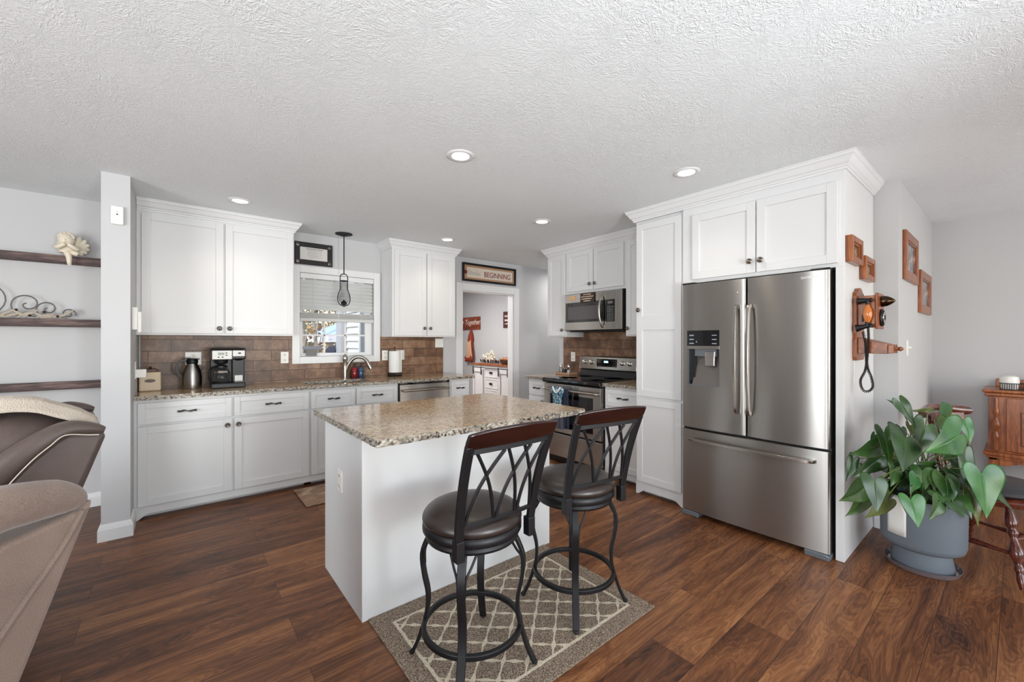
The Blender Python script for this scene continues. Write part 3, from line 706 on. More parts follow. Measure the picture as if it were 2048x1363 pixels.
# ------------------------------------------------------------------ over-the-range microwave
MW = thing('microwave', 'stainless over-the-range microwave with curved handle', 'microwave', (3.49, 3.332, 1.437), RZ); MW.scale = (.990, .87, 1)
obj('case', G().box(.0, .802, .022, .42, .0, .418), M['black'], MW, bevel=.004)
obj('vent_base', G().box(.06, .80, .04, .40, -.012, .0), M['blackmatte'], MW)
dr = obj('door', G().box(.0, .745, 0, .022, .006, .414), M['steelx'], MW, bevel=.004)
obj('end_strip', G().box(.747, .802, 0, .022, .006, .414), M['steelx'], MW, bevel=.004)
obj('window', G().box(.022, .60, -.002, .002, .095, .318), M['blackglass'], dr, bevel=.001)
obj('window_screen', G().box(.06, .50, -.0026, -.001, .125, .27), plain('mw_screen', srgb(84, 80, 80), .15), dr)
cp = obj('control_panel', G().box(.60, .715, -.002, .002, .088, .318), M['blackglass'], dr, bevel=.001)
g = G()
for r_ in range(9):
    for c_ in range(4): g.box(.622+c_*.021, .634+c_*.021, -.0026, -.0018, .10+r_*.0175, .106+r_*.0175)
obj('button_marks', g, plain('mw_marks', srgb(150, 150, 150), .5), cp)
obj('clock_display', G().box(.628, .69, -.0028, -.0018, .275, .300), plain('mw_clock', srgb(110, 112, 112), .3), cp)
p = [(.560, -.004, .035), (.558, -.03, .06), (.553, -.05, .13), (.552, -.056, .205), (.553, -.05, .28), (.558, -.03, .345), (.560, -.004, .365)]
obj('handle', G().tube(smooth_path(p, 5), .012, 12), M['nickel'], dr, True)
t = thing('hanging_sign', 'small dark brown wooden sign with white lettering hung on the microwave', 'sign', (3.488, 2.980, 1.745), RZ)
obj('board', G().box(-.098, .098, -.012, -.003, .0, .105), plain('sign_brown', srgb(60, 36, 26), .6), t, bevel=.001)
for i, (s, zz) in enumerate((('This kitchen is', .088), ('FOR DANCING &', .064), ('FOR COOKING', .040), ('with love', .017))):
    pass
# the lettering is too small to read in the photograph: four short rows of strokes
g = G(); rr = random.Random(7)
for zz, a, b in ((.088, -.055, .05), (.064, -.085, .085), (.040, -.08, .065), (.017, -.05, .05)):
    x = a
    while x < b:
        w_ = rr.uniform(.004, .011); g.box(x, x+w_, -.0128, -.0118, zz-.006, zz+.006*rr.uniform(.2, 1)); x += w_+.0035
obj('lettering', g, plain('sign_letters', srgb(226, 208, 190), .6), t)
t = obj('magnet', G().box(-.045, .045, -.006, -.0005, 0, .045), plain('magnet_tan', srgb(214, 170, 124), .6), None, bevel=.003, loc=(3.49, 3.205, 1.785), rotz=RZ)
tag(t, 'small tan wooden magnet on the upper left of the microwave', 'magnet')

# ------------------------------------------------------------------ range
RG = thing('range', 'stainless steel electric range with black glass cooktop', 'stove', (3.20, 3.355, 0), RZ)
RW = .80
obj('side_case', G().box(0, RW, .03, .655, .02, .905), plain('range_side', srgb(28, 28, 30), .35), RG, bevel=.003)
od = obj('oven_door', G().box(.004, RW-.004, -.014, .028, .345, .862), M['steelx'], RG, bevel=.006)
obj('storage_drawer', G().box(.004, RW-.004, -.010, .028, .085, .330), M['steelx'], RG, bevel=.006)
obj('oven_window', G().box(.10, .70, -.016, -.012, .40, .755), M['blackglass'], od, bevel=.002)
obj('window_inner', G().box(.17, .63, -.0166, -.0155, .45, .715), plain('oven_window_inner', srgb(44, 42, 44), .12), od)  # plain dark grey inner panel of the oven window, not emissive
g = G().tube(smooth_path([(.03, -.012, .80), (.034, -.048, .802), (.10, -.06, .803), (.40, -.066, .803), (.70, -.06, .803), (.766, -.048, .802), (.77, -.012, .80)], 4), .0125, 12)
obj('handle', g, M['nickel'], od, True)
ct = obj('cooktop', G().prism([(-.028, .872), (.64, .872), (.64, .918), (-.02, .918), (-.035, .908), (-.038, .888)], -.001, RW+.001, 'x'), M['blackglass'], RG, bevel=.003)
rg = plain('burner_ring', srgb(60, 58, 58), .2)
for bx, by, br in ((.20, .17, .10), (.60, .17, .085), (.20, .45, .075), (.60, .45, .10)):
    obj('burner_ring', G().lathe([(br, .9182), (br+.003, .9186), (br+.006, .9182)], 40, (bx, by, 0)), rg, ct, True)
obj('burner_guard', G().prism([(.56, .918), (.64, .918), (.64, 1.0), (.60, 1.0), (.585, .985)], .012, RW-.012, 'x'), M['black'], RG, bevel=.003)
bg = obj('backguard', G().prism([(.572, .995), (.64, .985), (.64, 1.15), (.600, 1.15), (.580, 1.135)], .0, RW, 'x'), M['steelx'], RG, bevel=.006)
def bgpt(z): return .572+(z-.995)*(.580-.572)/.14
obj('control_display', G().box(.265, .545, bgpt(1.077)-.004, bgpt(1.077)+.01, 1.03, 1.118), M['blackglass'], bg, bevel=.001)
obj('clock_digits', G().box(.37, .43, bgpt(1.08)-.0052, bgpt(1.08)-.004, 1.075, 1.098), emis('clock_blue', (.45, .7, 1, 1), 1.2), bg)
g = G(); rr = random.Random(3)
for i in range(6):
    for j in range(3):
        x = (.28+i*.012) if i < 3 else (.47+(i-3)*.022); g.box(x+i*.008, x+i*.008+.009, bgpt(1.08)-.0047, bgpt(1.08)-.004, 1.043+j*.025, 1.047+j*.025)
obj('button_marks', g, plain('range_marks', srgb(130, 120, 118), .5), bg)
for x in (.085, .185, .615, .71):
    kb = obj('control_knob', G().lathe([(.026, 0), (.026, .004), (.021, .006), (.019, .026), (.014, .029), (.0001, .029)], 24, (0, 0, 0), ROT), M['chrome'], bg, True, loc=(x, bgpt(1.075)+.001, 1.076))
    obj('knob_ring', G().lathe([(.027, 0), (.030, .002), (.030, .0)], 24, (0, 0, 0), ROT), M['black'], kb, True)
obj('toe_gap', G().box(.03, RW-.03, .06, .09, .002, .085), M['blackmatte'], RG)
# dress shaped dish towel on the oven handle
m_td, nt, b = new_mat('towel_blue_print')
v = N(nt, 'ShaderNodeTexVoronoi'); v.inputs['Scale'].default_value = 95; L(nt, tex_coord(nt), v.inputs['Vector']); sp = N(nt, 'ShaderNodeSeparateColor'); L(nt, v.outputs['Color'], sp.inputs[0])
r = ramp(nt, sp.outputs[0], [(0, srgb(66, 108, 134)), (.4, srgb(100, 150, 170)), (.62, srgb(196, 214, 216)), (.8, srgb(46, 74, 104))], 'CONSTANT'); L(nt, r.outputs[0], b.inputs['Base Color']); b.inputs['Roughness'].default_value = .9
t = thing('dish_towel', 'blue patterned dress-shaped dish towel hanging from the oven handle', 'towel', (3.115, 3.065, .83), RZ)
def cloth(poly_half, y0, wav, n=18, m=14, phase=0):
    """symmetric garment outline: list of (z, halfwidth)"""
    g = G(); vs = []
    for j in range(m+1):
        f = j/m*(len(poly_half)-1); k = min(int(f), len(poly_half)-2); u = f-k
        z = poly_half[k][0]*(1-u)+poly_half[k+1][0]*u; hw = poly_half[k][1]*(1-u)+poly_half[k+1][1]*u
        for i in range(n+1):
            s = -1+2*i/n; vs.append((s*hw, y0+wav*math.sin(s*7+phase)*(j/m)-.008*(1-s*s), z))
    g.add(vs, [(j*(n+1)+i, j*(n+1)+i+1, (j+1)*(n+1)+i+1, (j+1)*(n+1)+i) for j in range(m) for i in range(n)]); return g
obj('bodice', cloth([(.01, .045), (-.0, .085), (-.03, .10), (-.05, .082), (-.10, .062), (-.17, .060)], -.012, .004), m_td, t, True, solid=.004)
obj('collar', G().tube(smooth_path([(-.055, -.024, .012), (-.035, -.03, -.022), (0, -.033, -.045), (.035, -.03, -.022), (.055, -.024, .012)], 6), .009, 8), M['plastic'], t, True)
obj('waistband', cloth([(-.165, .062), (-.19, .062)], -.016, .002, m=2), M['plastic'], t, True, solid=.006)
obj('skirt', cloth([(-.185, .062), (-.30, .095), (-.36, .10), (-.42, .105)], -.014, .012), plain('towel_slate', srgb(84, 84, 100), .9), t, True, solid=.004)
obj('side_fold', cloth([(.0, .03), (-.10, .036), (-.25, .04), (-.40, .042)], -.008, .008), plain('towel_navy', srgb(36, 46, 66), .9), t, True, solid=.004, loc=(.12, 0, 0))

# ------------------------------------------------------------------ dishwasher
t = thing('dishwasher', 'stainless dishwasher with bar handle between the sink cabinet and the narrow drawer cabinet', 'dishwasher', (1.797, 4.078, 0))
obj('tub', G().box(.0, .610, .02, .58, .03, .882), M['black'], t)
d_ = obj('door', G().box(.012, .602, 0, .022, .10, .862), M['steelx'], t, bevel=.005)
obj('control_strip', G().box(.012, .602, .004, .024, .864, .88), M['blackglass'], t)
g = G().tube([(.035, -.042, .80), (.579, -.042, .80)], .011, 12).box(.05, .066, -.042, 0, .794, .806).box(.548, .564, -.042, 0, .794, .806)
obj('handle', g, M['nickel'], d_, True)
obj('kick_plate', G().box(.012, .602, .05, .07, .0, .095), M['black'], t)

# ------------------------------------------------------------------ recliners (local: x = towards the chair's back, y = across)
def suede(name, a, b_, sheen=.3, rough=.75, fleck=520):
    m, nt, b = new_mat(name); v = tex_coord(nt)
    n = N(nt, 'ShaderNodeTexNoise'); n.inputs['Scale'].default_value = fleck; n.inputs['Detail'].default_value = 3; L(nt, v, n.inputs['Vector'])
    n2 = N(nt, 'ShaderNodeTexNoise'); n2.inputs['Scale'].default_value = 7; n2.inputs['Detail'].default_value = 4; L(nt, v, n2.inputs['Vector'])
    mx = N(nt, 'ShaderNodeMix', data_type='FLOAT'); mx.inputs[0].default_value = .4; L(nt, n.outputs[0], mx.inputs[2]); L(nt, n2.outputs[0], mx.inputs[3])
    r = ramp(nt, mx.outputs[0], [(.33, a), (.67, b_)]); L(nt, r.outputs[0], b.inputs['Base Color'])
    b.inputs['Roughness'].default_value = rough; b.inputs['Sheen Weight'].default_value = sheen
    add_bump(nt, b, n.outputs[0], .25, .002); return m
M['suede_n'] = suede('suede_taupe', srgb(100, 84, 74), srgb(142, 122, 110))
M['suede_f'] = suede('leather_umber', srgb(62, 50, 46), srgb(98, 82, 76), .1, .42)
M['thread'] = plain('cream_thread', srgb(206, 196, 184), .8)
def recliner(label, loc, ang, W, mat_, outline, seam, roll, rrad, cush, far):
    t = thing('recliner', label, 'recliner', loc, ang)
    g = G().prism(outline, 0.0, W, 'y'); bo = obj('back_shell', g, mat_, t, True, bevel=.02, seg=3)
    # side piping and stitching
    g = G().tube(smooth_path([(x, -.003-(.026*min(1, max(0, (-x-.10)/.07)) if far else 0), z) for x, z in seam], 6), .0055 if not far else .002, 8); obj('piping', g, mat_ if not far else M['thread'], bo, True)
    for yy in (.028, W-.028):
        P = smooth_path([(x, yy, z) for x, z in roll], 6); k = len(P)
        rs = []
        for i in range(k):
            f = i/(k-1)*(len(rrad)-1); a = min(int(f), len(rrad)-2); rs.append(rrad[a]+(rrad[a+1]-rrad[a])*(f-a))
        g = G().tube(P, rs, 16); b_ = obj('side_bolster', g, mat_, t, True)
        if far and yy > .1: obj('stitching', G().tube([(p.x, p.y-r*.80, p.z-r*.64) for p, r in list(zip(P, rs))[4:]], .0018, 6), M['thread'], b_, True)
    # back cushion: swept profile with rounded sides
    n = 14; g = G(); vs = []; K = len(cush)
    for i in range(n+1):
        s = -1+2*i/n; y = W/2+s*(W/2-.055); puff = (1-abs(s)**4)
        cxm = sum(c[0] for c in cush)/K; czm = sum(c[1] for c in cush)/K
        for c in cush: vs.append((cxm+(c[0]-cxm)*(.55+.45*puff), y, czm+(c[1]-czm)*(.55+.45*puff)))
    g.add(vs, [(i*K+j, i*K+(j+1) % K, (i+1)*K+(j+1) % K, (i+1)*K+j) for i in range(n) for j in range(K)]+[tuple(range(K)), tuple(reversed(range(n*K, n*K+K)))])
    cu = obj('back_cushion', g, mat_, t, True, subd=2)
    if not far: obj('button', G().ball((0, 0, 0), .007, 10), M['plastic'], cu, True, loc=(-.150, .05, .968))
    # seat and arms out of frame to the left
    g = G().box(-.95, -.30, .12, W-.12, .22, .48); obj('seat', g, mat_, t, True, bevel=.05, seg=3)
    for a, b2 in ((-.06, .14), (W-.14, W+.06)): obj('armrest', G().box(-.98, -.32, a, b2, .08, .60), mat_, t, True, bevel=.05, seg=3)
    obj('base', G().box(-.90, -.34, .05, W-.05, .0, .09), M['blackmatte'], t)
    return t
recliner('taupe suede recliner nearest the camera, tipped back, at the lower left corner', (-.15, 1.40, 0), math.radians(38), .66, M['suede_n'],
    [(0, .945), (-.131, .601), (-.30, .14), (-.46, .14), (-.42, .46), (-.30, .70), (-.22, .84), (-.16, .905), (-.03, .925)],
    [(-.028, .925), (-.07, .85), (-.15, .74), (-.27, .56), (-.40, .36)],
    [(-.012, .938), (-.034, .952), (-.065, .964), (-.105, .970), (-.16, .972), (-.24, .950), (-.34, .86)], [.016, .032, .041, .045, .048, .052, .05],
    [(-.14, .965), (-.18, 1.015), (-.26, 1.03), (-.34, .98), (-.42, .84), (-.50, .60), (-.50, .46), (-.36, .46), (-.26, .70), (-.16, .88)], False)
far_r = recliner('dark brown leather recliner with pale stitching and a cream lace cloth, behind the taupe recliner', (-.215, 2.29, 0), math.radians(8.6), .80, M['suede_f'],
    [(0.002, .955), (-.064, .754), (-.27, .14), (-.46, .14), (-.42, .48), (-.34, .70), (-.258, .805), (-.196, .898), (-.112, .970)],
    [(-.022, .953), (-.05, .957), (-.112, .966), (-.15, .935), (-.196, .888), (-.258, .800), (-.34, .66)],
    [(-.004, .965), (-.05, .978), (-.115, .978), (-.20, .918), (-.28, .835), (-.38, .70), (-.46, .56)], [.012, .026, .036, .046, .052, .055, .055],
    [(-.03, .985), (-.10, 1.03), (-.20, 1.075), (-.30, 1.075), (-.38, 1.0), (-.45, .86), (-.52, .64), (-.52, .47), (-.38, .47), (-.30, .70), (-.20, .86), (-.08, .95)], True)
# lace cloth draped over the headrest
m, nt, b = new_mat('lace'); n = N(nt, 'ShaderNodeTexVoronoi'); n.inputs['Scale'].default_value = 260; L(nt, tex_coord(nt), n.inputs['Vector'])
b.inputs['Base Color'].default_value = srgb(190, 178, 164); b.inputs['Roughness'].default_value = .95; add_bump(nt, b, n.outputs['Distance'], .6, .004); M['lace'] = m
g = G(); P = smooth_path([(-.02, 0, .992), (-.07, 0, 1.034), (-.13, 0, 1.065), (-.20, 0, 1.096), (-.29, 0, 1.098), (-.36, 0, 1.05), (-.40, 0, .99)], 5); n_ = 26; vs = []
for i in range(n_+1):
    s = -1+2*i/n_; puff = 1-abs(s)**4*.0
    drop = .09*max(0, abs(s)-.7)/.3
    for p in P: vs.append((p.x, .19+s*.085, p.z-drop*.5+.003*math.sin(i*2.4)))
K = len(P); g.add(vs, [(i*K+j, i*K+j+1, (i+1)*K+j+1, (i+1)*K+j) for i in range(n_) for j in range(K-1)])
o = obj('lace_cloth', g, M['lace'], None, True, solid=.005, loc=(-.215, 2.29, 0), rotz=math.radians(8.6))
tag(o, 'cream lace cloth draped over the headrest of the dark leather recliner', 'lace cloth')

# ------------------------------------------------------------------ counter stools (local: back towards -y)
def stool(label, loc, rz, legrot=0):
    t = thing('counter_stool', label, 'stool', loc, rz, None)
    I = M['iron']
    g = G().lathe([(.0001, .655), (.08, .656), (.15, .650), (.185, .636), (.203, .615), (.206, .598), (.200, .584), (.17, .578), (.0001, .578)], 40)
    st = obj('seat', g, M['leather'], t, True, subd=1)
    g = G().lathe([(.175, .548), (.198, .548), (.203, .556), (.203, .575), (.196, .584), (.16, .584), (.175, .56)], 40)
    g.lathe([(.165, .520), (.188, .522), (.192, .532), (.186, .545), (.15, .545), (.165, .53)], 40)
    obj('seat_frame', g, I, t, True)
    for k in range(4):
        a = math.radians(45+90*k)+legrot; c, s = math.cos(a), math.sin(a)
        prof = [(.160, .545), (.188, .50), (.212, .43), (.205, .35), (.188, .27), (.190, .20), (.205, .14), (.228, .07), (.255, .012)]
        P = smooth_path([(r*c, r*s, z) for r, z in prof], 4)
        g = G().bar(P, .032, .015, side=(-s, c, 0)); 
        lg = obj('leg', g, I, t, 'auto', bevel=.003)
        obj('foot', G().ball((0, 0, 0), .013, 12, sz=.8), M['blackmatte'], lg, True, loc=(.257*c, .257*s, .0115))
        for q in (-1, 1):
            tx, ty = -s*q, c*q
            P = smooth_path([(.165*c+tx*.052, .165*s+ty*.052, .525), (.186*c+tx*.034, .186*s+ty*.034, .48), (.205*c+tx*.016, .205*s+ty*.016, .44), (.205*c+tx*.013, .205*s+ty*.013, .38)], 4)
            obj('brace', G().tube(P, .005, 8), I, lg, True)
    g = G().bar([(.197*math.cos(2*PI*i/48), .197*math.sin(2*PI*i/48), .155) for i in range(48)], .022, .020, True)
    obj('footrest_ring', g, I, t, 'auto', bevel=.004)
    # back: two curved posts, lattice, bottom rail, wooden crest
    def back_pt(x, z):      # curved back surface
        f = (z-.55)/.47; return Vector((x*(1+.13*f), -.172-.045*f-.085*f*f+.35*x*x*(1.0), z))
    for q in (-1, 1):
        P = [back_pt(q*.168, z) for z in (.55, .60, .66, .72, .78, .84, .90, .96)]
        po = obj('back_post', G().bar(smooth_path(P, 3), .020, .032), I, t, 'auto', bevel=.003)
        b0 = back_pt(q*.168, .56); obj('post_bracket', G().box(b0.x-.017, b0.x+.017, b0.y-.018, b0.y+.018, .525, .60), I, po, bevel=.003)
    rail = [back_pt(x/100, .648) for x in range(-16, 17, 2)]
    obj('back_rail', G().bar(rail, .014, .014), I, t, 'auto', bevel=.002)
    rail = [back_pt(x/100, .938) for x in range(-17, 18, 2)]
    obj('back_rail', G().bar(rail, .022, .014), I, t, 'auto', bevel=.002)
    # lattice of curved crossing rods
    def rod(xa, xb, curve):
        P = []
        for i in range(11):
            u = i/10; z = .650+(.925-.650)*u; x = xa+(xb-xa)*u+curve*math.sin(PI*u)
            P.append(back_pt(x, z))
        return obj('lattice_rod', G().tube(P, .0068, 8), I, t, True)
    rod(-.150, -.030, -.018*-1*-1); rod(-.030, -.135, .018); rod(-.020, .085, -.018); rod(.070, -.015, .018)
    rod(.080, .150, -.014); rod(.150, .055, .018)
    g = G(); vs = []; n = 24
    sec = [(-.011, 0), (-.013, .035), (-.010, .062), (.0, .069), (.010, .062), (.012, .035), (.010, 0)]
    for i in range(n+1):
        x = -.205+.41*i/n; lift = .006*math.cos((x/.205)*PI/2)
        for (dy, dz) in sec:
            p = back_pt(x/1.13, .942); f = dz/.069*.7
            vs.append((p.x, p.y+dy-.045*f, .946+dz*(1-.12*abs(x/.205)**3)+lift*f))
    K = len(sec); g.add(vs, [(i*K+j, i*K+(j+1) % K, (i+1)*K+(j+1) % K, (i+1)*K+j) for i in range(n) for j in range(K)]+[tuple(range(K)), tuple(reversed(range(n*K, n*K+K)))])
    obj('crest_rail', g, M['mahog'], t, 'auto', bevel=.003)
    return t
stool('black iron counter stool, left of two, with a round brown seat, nearer the camera', (.950, 1.428, .008), 0)
stool('black iron counter stool, right of two, nearer the refrigerator, its round seat swivelled slightly', (1.570, 1.435, .008), math.radians(-9), math.radians(9))

# ------------------------------------------------------------------ rugs
def mk_rug():
    m, nt, b = new_mat('trellis_rug'); v = tex_coord(nt)
    wv = N(nt, 'ShaderNodeTexNoise'); wv.inputs['Scale'].default_value = 26; L(nt, v, wv.inputs['Vector'])
    ws = N(nt, 'ShaderNodeVectorMath', operation='MULTIPLY_ADD'); ws.inputs[1].default_value = (.009, .009, 0); L(nt, wv.outputs['Color'], ws.inputs[0]); L(nt, v, ws.inputs[2])
    sep = N(nt, 'ShaderNodeSeparateXYZ'); L(nt, ws.outputs[0], sep.inputs[0])
    def mth(op, a, b_=None, c=None):
        n = N(nt, 'ShaderNodeMath', operation=op)
        for i, q in enumerate((a, b_, c)):
            if q is None: continue
            if isinstance(q, (int, float)): n.inputs[i].default_value = q
            else: L(nt, q, n.inputs[i])
        return n.outputs[0]
    X, Y = sep.outputs[0], sep.outputs[1]; p, q = .150, .132
    # ogee trellis: diamonds with wavy sides
    sx = mth('MULTIPLY', mth('SINE', mth('MULTIPLY', Y, 4*PI/q)), .006)
    sy = mth('MULTIPLY', mth('SINE', mth('MULTIPLY', X, 4*PI/p)), .006)
    U = mth('ADD', mth('DIVIDE', mth('ADD', X, sx), p), mth('DIVIDE', mth('ADD', Y, sy), q)); V = mth('SUBTRACT', mth('DIVIDE', mth('ADD', X, sx), p), mth('DIVIDE', mth('ADD', Y, sy), q))
    def line(w): return mth('ABSOLUTE', mth('SUBTRACT', mth('FRACT', w), .5))
    lat = mth('MAXIMUM', mth('GREATER_THAN', line(U), .452), mth('GREATER_THAN', line(V), .452))
    # field / border line: object origin is at the rug centre
    ax = mth('ABSOLUTE', X); ay = mth('ABSOLUTE', Y)
    fx = mth('SUBTRACT', .57, ax); fy = mth('SUBTRACT', .40, ay); e = mth('MINIMUM', fx, fy)
    field = mth('GREATER_THAN', e, .098); bl = mth('MULTIPLY', mth('GREATER_THAN', e, .085), mth('LESS_THAN', e, .099))
    fac = mth('MAXIMUM', mth('MULTIPLY', lat, field), bl)
    n = N(nt, 'ShaderNodeTexNoise'); n.inputs['Scale'].default_value = 240; n.inputs['Detail'].default_value = 2; L(nt, v, n.inputs['Vector'])
    r1 = ramp(nt, n.outputs[0], [(.38, srgb(82, 66, 54)), (.5, srgb(136, 118, 102)), (.64, srgb(180, 164, 144))])
    r2 = ramp(nt, n.outputs[0], [(.35, srgb(190, 176, 152)), (.6, srgb(228, 218, 196))])
    mx = N(nt, 'ShaderNodeMix', data_type='RGBA'); L(nt, fac, mx.inputs[0]); L(nt, r1.outputs[0], mx.inputs[6]); L(nt, r2.outputs[0], mx.inputs[7])
    L(nt, mx.outputs[2], b.inputs['Base Color']); b.inputs['Roughness'].default_value = .95
    add_bump(nt, b, mth('ADD', n.outputs[0], mth('MULTIPLY', fac, .5)), .8, .004); return m
o = obj('area_rug', G().box(-.57, .57, -.40, .40, 0, .007), mk_rug(), None, bevel=.002, loc=(1.272, 1.543, .0005))
tag(o, 'taupe area rug with a cream trellis pattern under the two counter stools', 'rug')
def mk_mat():
    m, nt, b = new_mat('swirl_mat'); v = tex_coord(nt, (2, 5, 1))
    n = N(nt, 'ShaderNodeTexNoise'); n.inputs['Scale'].default_value = 3; n.inputs['Distortion'].default_value = 1.5; L(nt, v, n.inputs['Vector'])
    r = ramp(nt, n.outputs[0], [(.35, srgb(128, 92, 70)), (.45, srgb(168, 132, 106)), (.52, srgb(126, 110, 98)), (.6, srgb(190, 160, 132))]); L(nt, r.outputs[0], b.inputs['Base Color']); b.inputs['Roughness'].default_value = .7; return m
mm = mk_mat()
o = obj('kitchen_mat', G().box(0, .75, 0, .46, 0, .012), mm, None, bevel=.005, loc=(.80, 3.57, .0005)); tag(o, 'wavy brown kitchen mat on the floor in front of the sink cabinet', 'floor mat')
o = obj('kitchen_mat', G().box(-.23, .23, 0, .75, 0, .012), mm, None, bevel=.005, loc=(2.89, 2.58, .0005)); tag(o, 'wavy brown kitchen mat on the floor in front of the range', 'floor mat')

# ------------------------------------------------------------------ window blind, pendant, framed verse
t = thing('window_blind', 'white slatted blind half lowered over the kitchen window', 'blind', ((WX0+WX1)/2, 4.70, 1.53))
W2 = (WX1-WX0)/2-.004
obj('headrail', G().box(-W2, W2, -.030, .025, .445, .497), M['trim'], t, bevel=.003)
ms, nt, b = new_mat('blind_slat'); b.inputs['Base Color'].default_value = srgb(236, 236, 234); b.inputs['Roughness'].default_value = .4
tl = N(nt, 'ShaderNodeBsdfTranslucent'); tl.inputs[0].default_value = srgb(240, 240, 236); mxs = N(nt, 'ShaderNodeMixShader'); mxs.inputs[0].default_value = .35
L(nt, b.outputs[0], mxs.inputs[1]); L(nt, tl.outputs[0], mxs.inputs[2]); L(nt, mxs.outputs[0], nt.nodes['Material Output'].inputs[0])
g = G()
for i in range(8):
    z = .14+i*.040; g.box(-W2+.004, W2-.004, -.027, .022, -.0013, .0013, Matrix.Translation((0, 0, z)) @ Matrix.Rotation(math.radians(58), 4, 'X'))
obj('slats', g, ms, t, bevel=.0006)
g = G()
for i in range(9): g.box(-W2+.002, W2-.002, -.028, .022, .0+.030+i*.0068, .0345+i*.0068)
g.box(-W2, W2, -.030, .024, .0, .029); obj('slat_stack', g, ms, t, bevel=.001)
g = G()
for x in (-.25, 0.0, .25):
    g.tube([(x, -.030, .02), (x, -.030, .46)], .0015, 6)
obj('ladder_cords', g, M['plastic'], t, True)
t = thing('pendant_light', 'black wire pendant light with a clear glass chimney hanging over the sink', 'pendant light', (1.357, 4.45, H))
BI = M['blackmatte']
obj('canopy', G().lathe([(.085, 0), (.083, -.008), (.05, -.018), (.015, -.028), (.0001, -.03)], 32), BI, t, True)
obj('rod', G().tube([(0, 0, -.02), (0, 0, -.425)], .0055, 10), BI, t, True)
R_ = 0.0
yo_ = [(0, 0, -.418)]
half = [(.0, -.418), (.022, -.424), (.036, -.445), (.038, -.48), (.037, -.53), (.038, -.58), (.055, -.625), (.063, -.67), (.058, -.71), (.036, -.742), (.0, -.755)]
P = smooth_path([(x, 0, z) for x, z in half], 4); P2 = [Vector((-p.x, p.y, p.z)) for p in reversed(P)][1:-1]
obj('yoke', G().tube(P+P2, .0048, 10, True), BI, t, True)
obj('gallery_band', G().lathe([(.034, -.488), (.036, -.488), (.036, -.496), (.034, -.496), (.034, -.488)], 28), BI, t, True)
obj('glass_chimney', G().lathe([(.030, -.49), (.030, -.56), (.034, -.60), (.05, -.64), (.054, -.67), (.048, -.70), (.03, -.725)], 28), M['glass'], t, True, solid=.002)
obj('socket', G().lathe([(.0001, -.765), (.006, -.762), (.006, -.745), (.022, -.742), (.028, -.735), (.028, -.712), (.022, -.71), (.012, -.70), (.006, -.69), (.0001, -.69)], 24), BI, t, True)

def frame_box(g, w, h, bw, d, prof=True):
    """rectangular frame with mitred look, front at y=-d, centred in x, z 0..h"""
    g.box(-w/2, -w/2+bw, -d, 0, 0, h); g.box(w/2-bw, w/2, -d, 0, 0, h); g.box(-w/2+bw, w/2-bw, -d, 0, 0, bw); g.box(-w/2+bw, w/2-bw, -d, 0, h-bw, h); return g
m, nt, b = new_mat('ornate_black'); vv = N(nt, 'ShaderNodeTexNoise'); vv.inputs['Scale'].default_value = 70; vv.inputs['Detail'].default_value = 5; vv.inputs['Distortion'].default_value = 2; L(nt, tex_coord(nt), vv.inputs['Vector'])
r = ramp(nt, vv.outputs[0], [(.54, srgb(16, 14, 13)), (.60, srgb(96, 86, 76)), (.66, srgb(190, 184, 176))]); L(nt, r.outputs[0], b.inputs['Base Color']); add_bump(nt, b, vv.outputs[0], .5, .004); M['ornate'] = m
# framed verse above the window
fx0, fx1, fz0, fz1 = .935, 1.302, 2.115, 2.345
t = thing('framed_verse', 'framed verse in a black and silver floral frame above the kitchen window', 'picture frame', ((fx0+fx1)/2, 4.679, fz0), 0)
w, h = fx1-fx0, fz1-fz0
f = obj('frame', frame_box(G(), w, h, .05, .022), M['blackmatte'], t, bevel=.003)
rr = random.Random(11)
for cx_, cz_ in ((-1, 0), (1, 0), (-1, 1), (1, 1)):
    g = G()
    X0 = cx_*(w/2-.03); Z0 = .03+cz_*(h-.06)
    for k in range(9):
        a = rr.uniform(0, 2*PI); x = X0+rr.uniform(-.022, .022)-cx_*rr.choice((0, 0, .02)); z = Z0+rr.uniform(-.022, .022)
        P = [(x+.009*q*math.cos(a+q*1.6), -.0235, z+.009*q*math.sin(a+q*1.6)) for q in (.2, .5, .8, 1.1)]
        g.tube(P, .0022, 6)
    g.ball((X0, -.0222, Z0), .017, 12, sy=.08)
    obj('floral_corner', g, M['pewter'], f, True)
obj('mat_board', G().box(-w/2+.045, w/2-.045, -.012, -.002, .045, h-.045), plain('verse_paper', srgb(216, 212, 208), .8), t)
g = G()
for i, (a, b_) in enumerate(((-.07, .085), (-.055, .07), (-.06, .06), (-.065, .07), (-.06, .065), (-.05, .075))):
    z = h-.068-i*.0165; x = a
    while x < b_:
        q = rr.uniform(.006, .02); hh = .006 if i == 0 else .0022; g.box(x, x+q, -.0126, -.0118, z-hh*.3, z+hh); x += q+.004
obj('lettering', g, plain('verse_ink', srgb(120, 116, 114), .7), t)

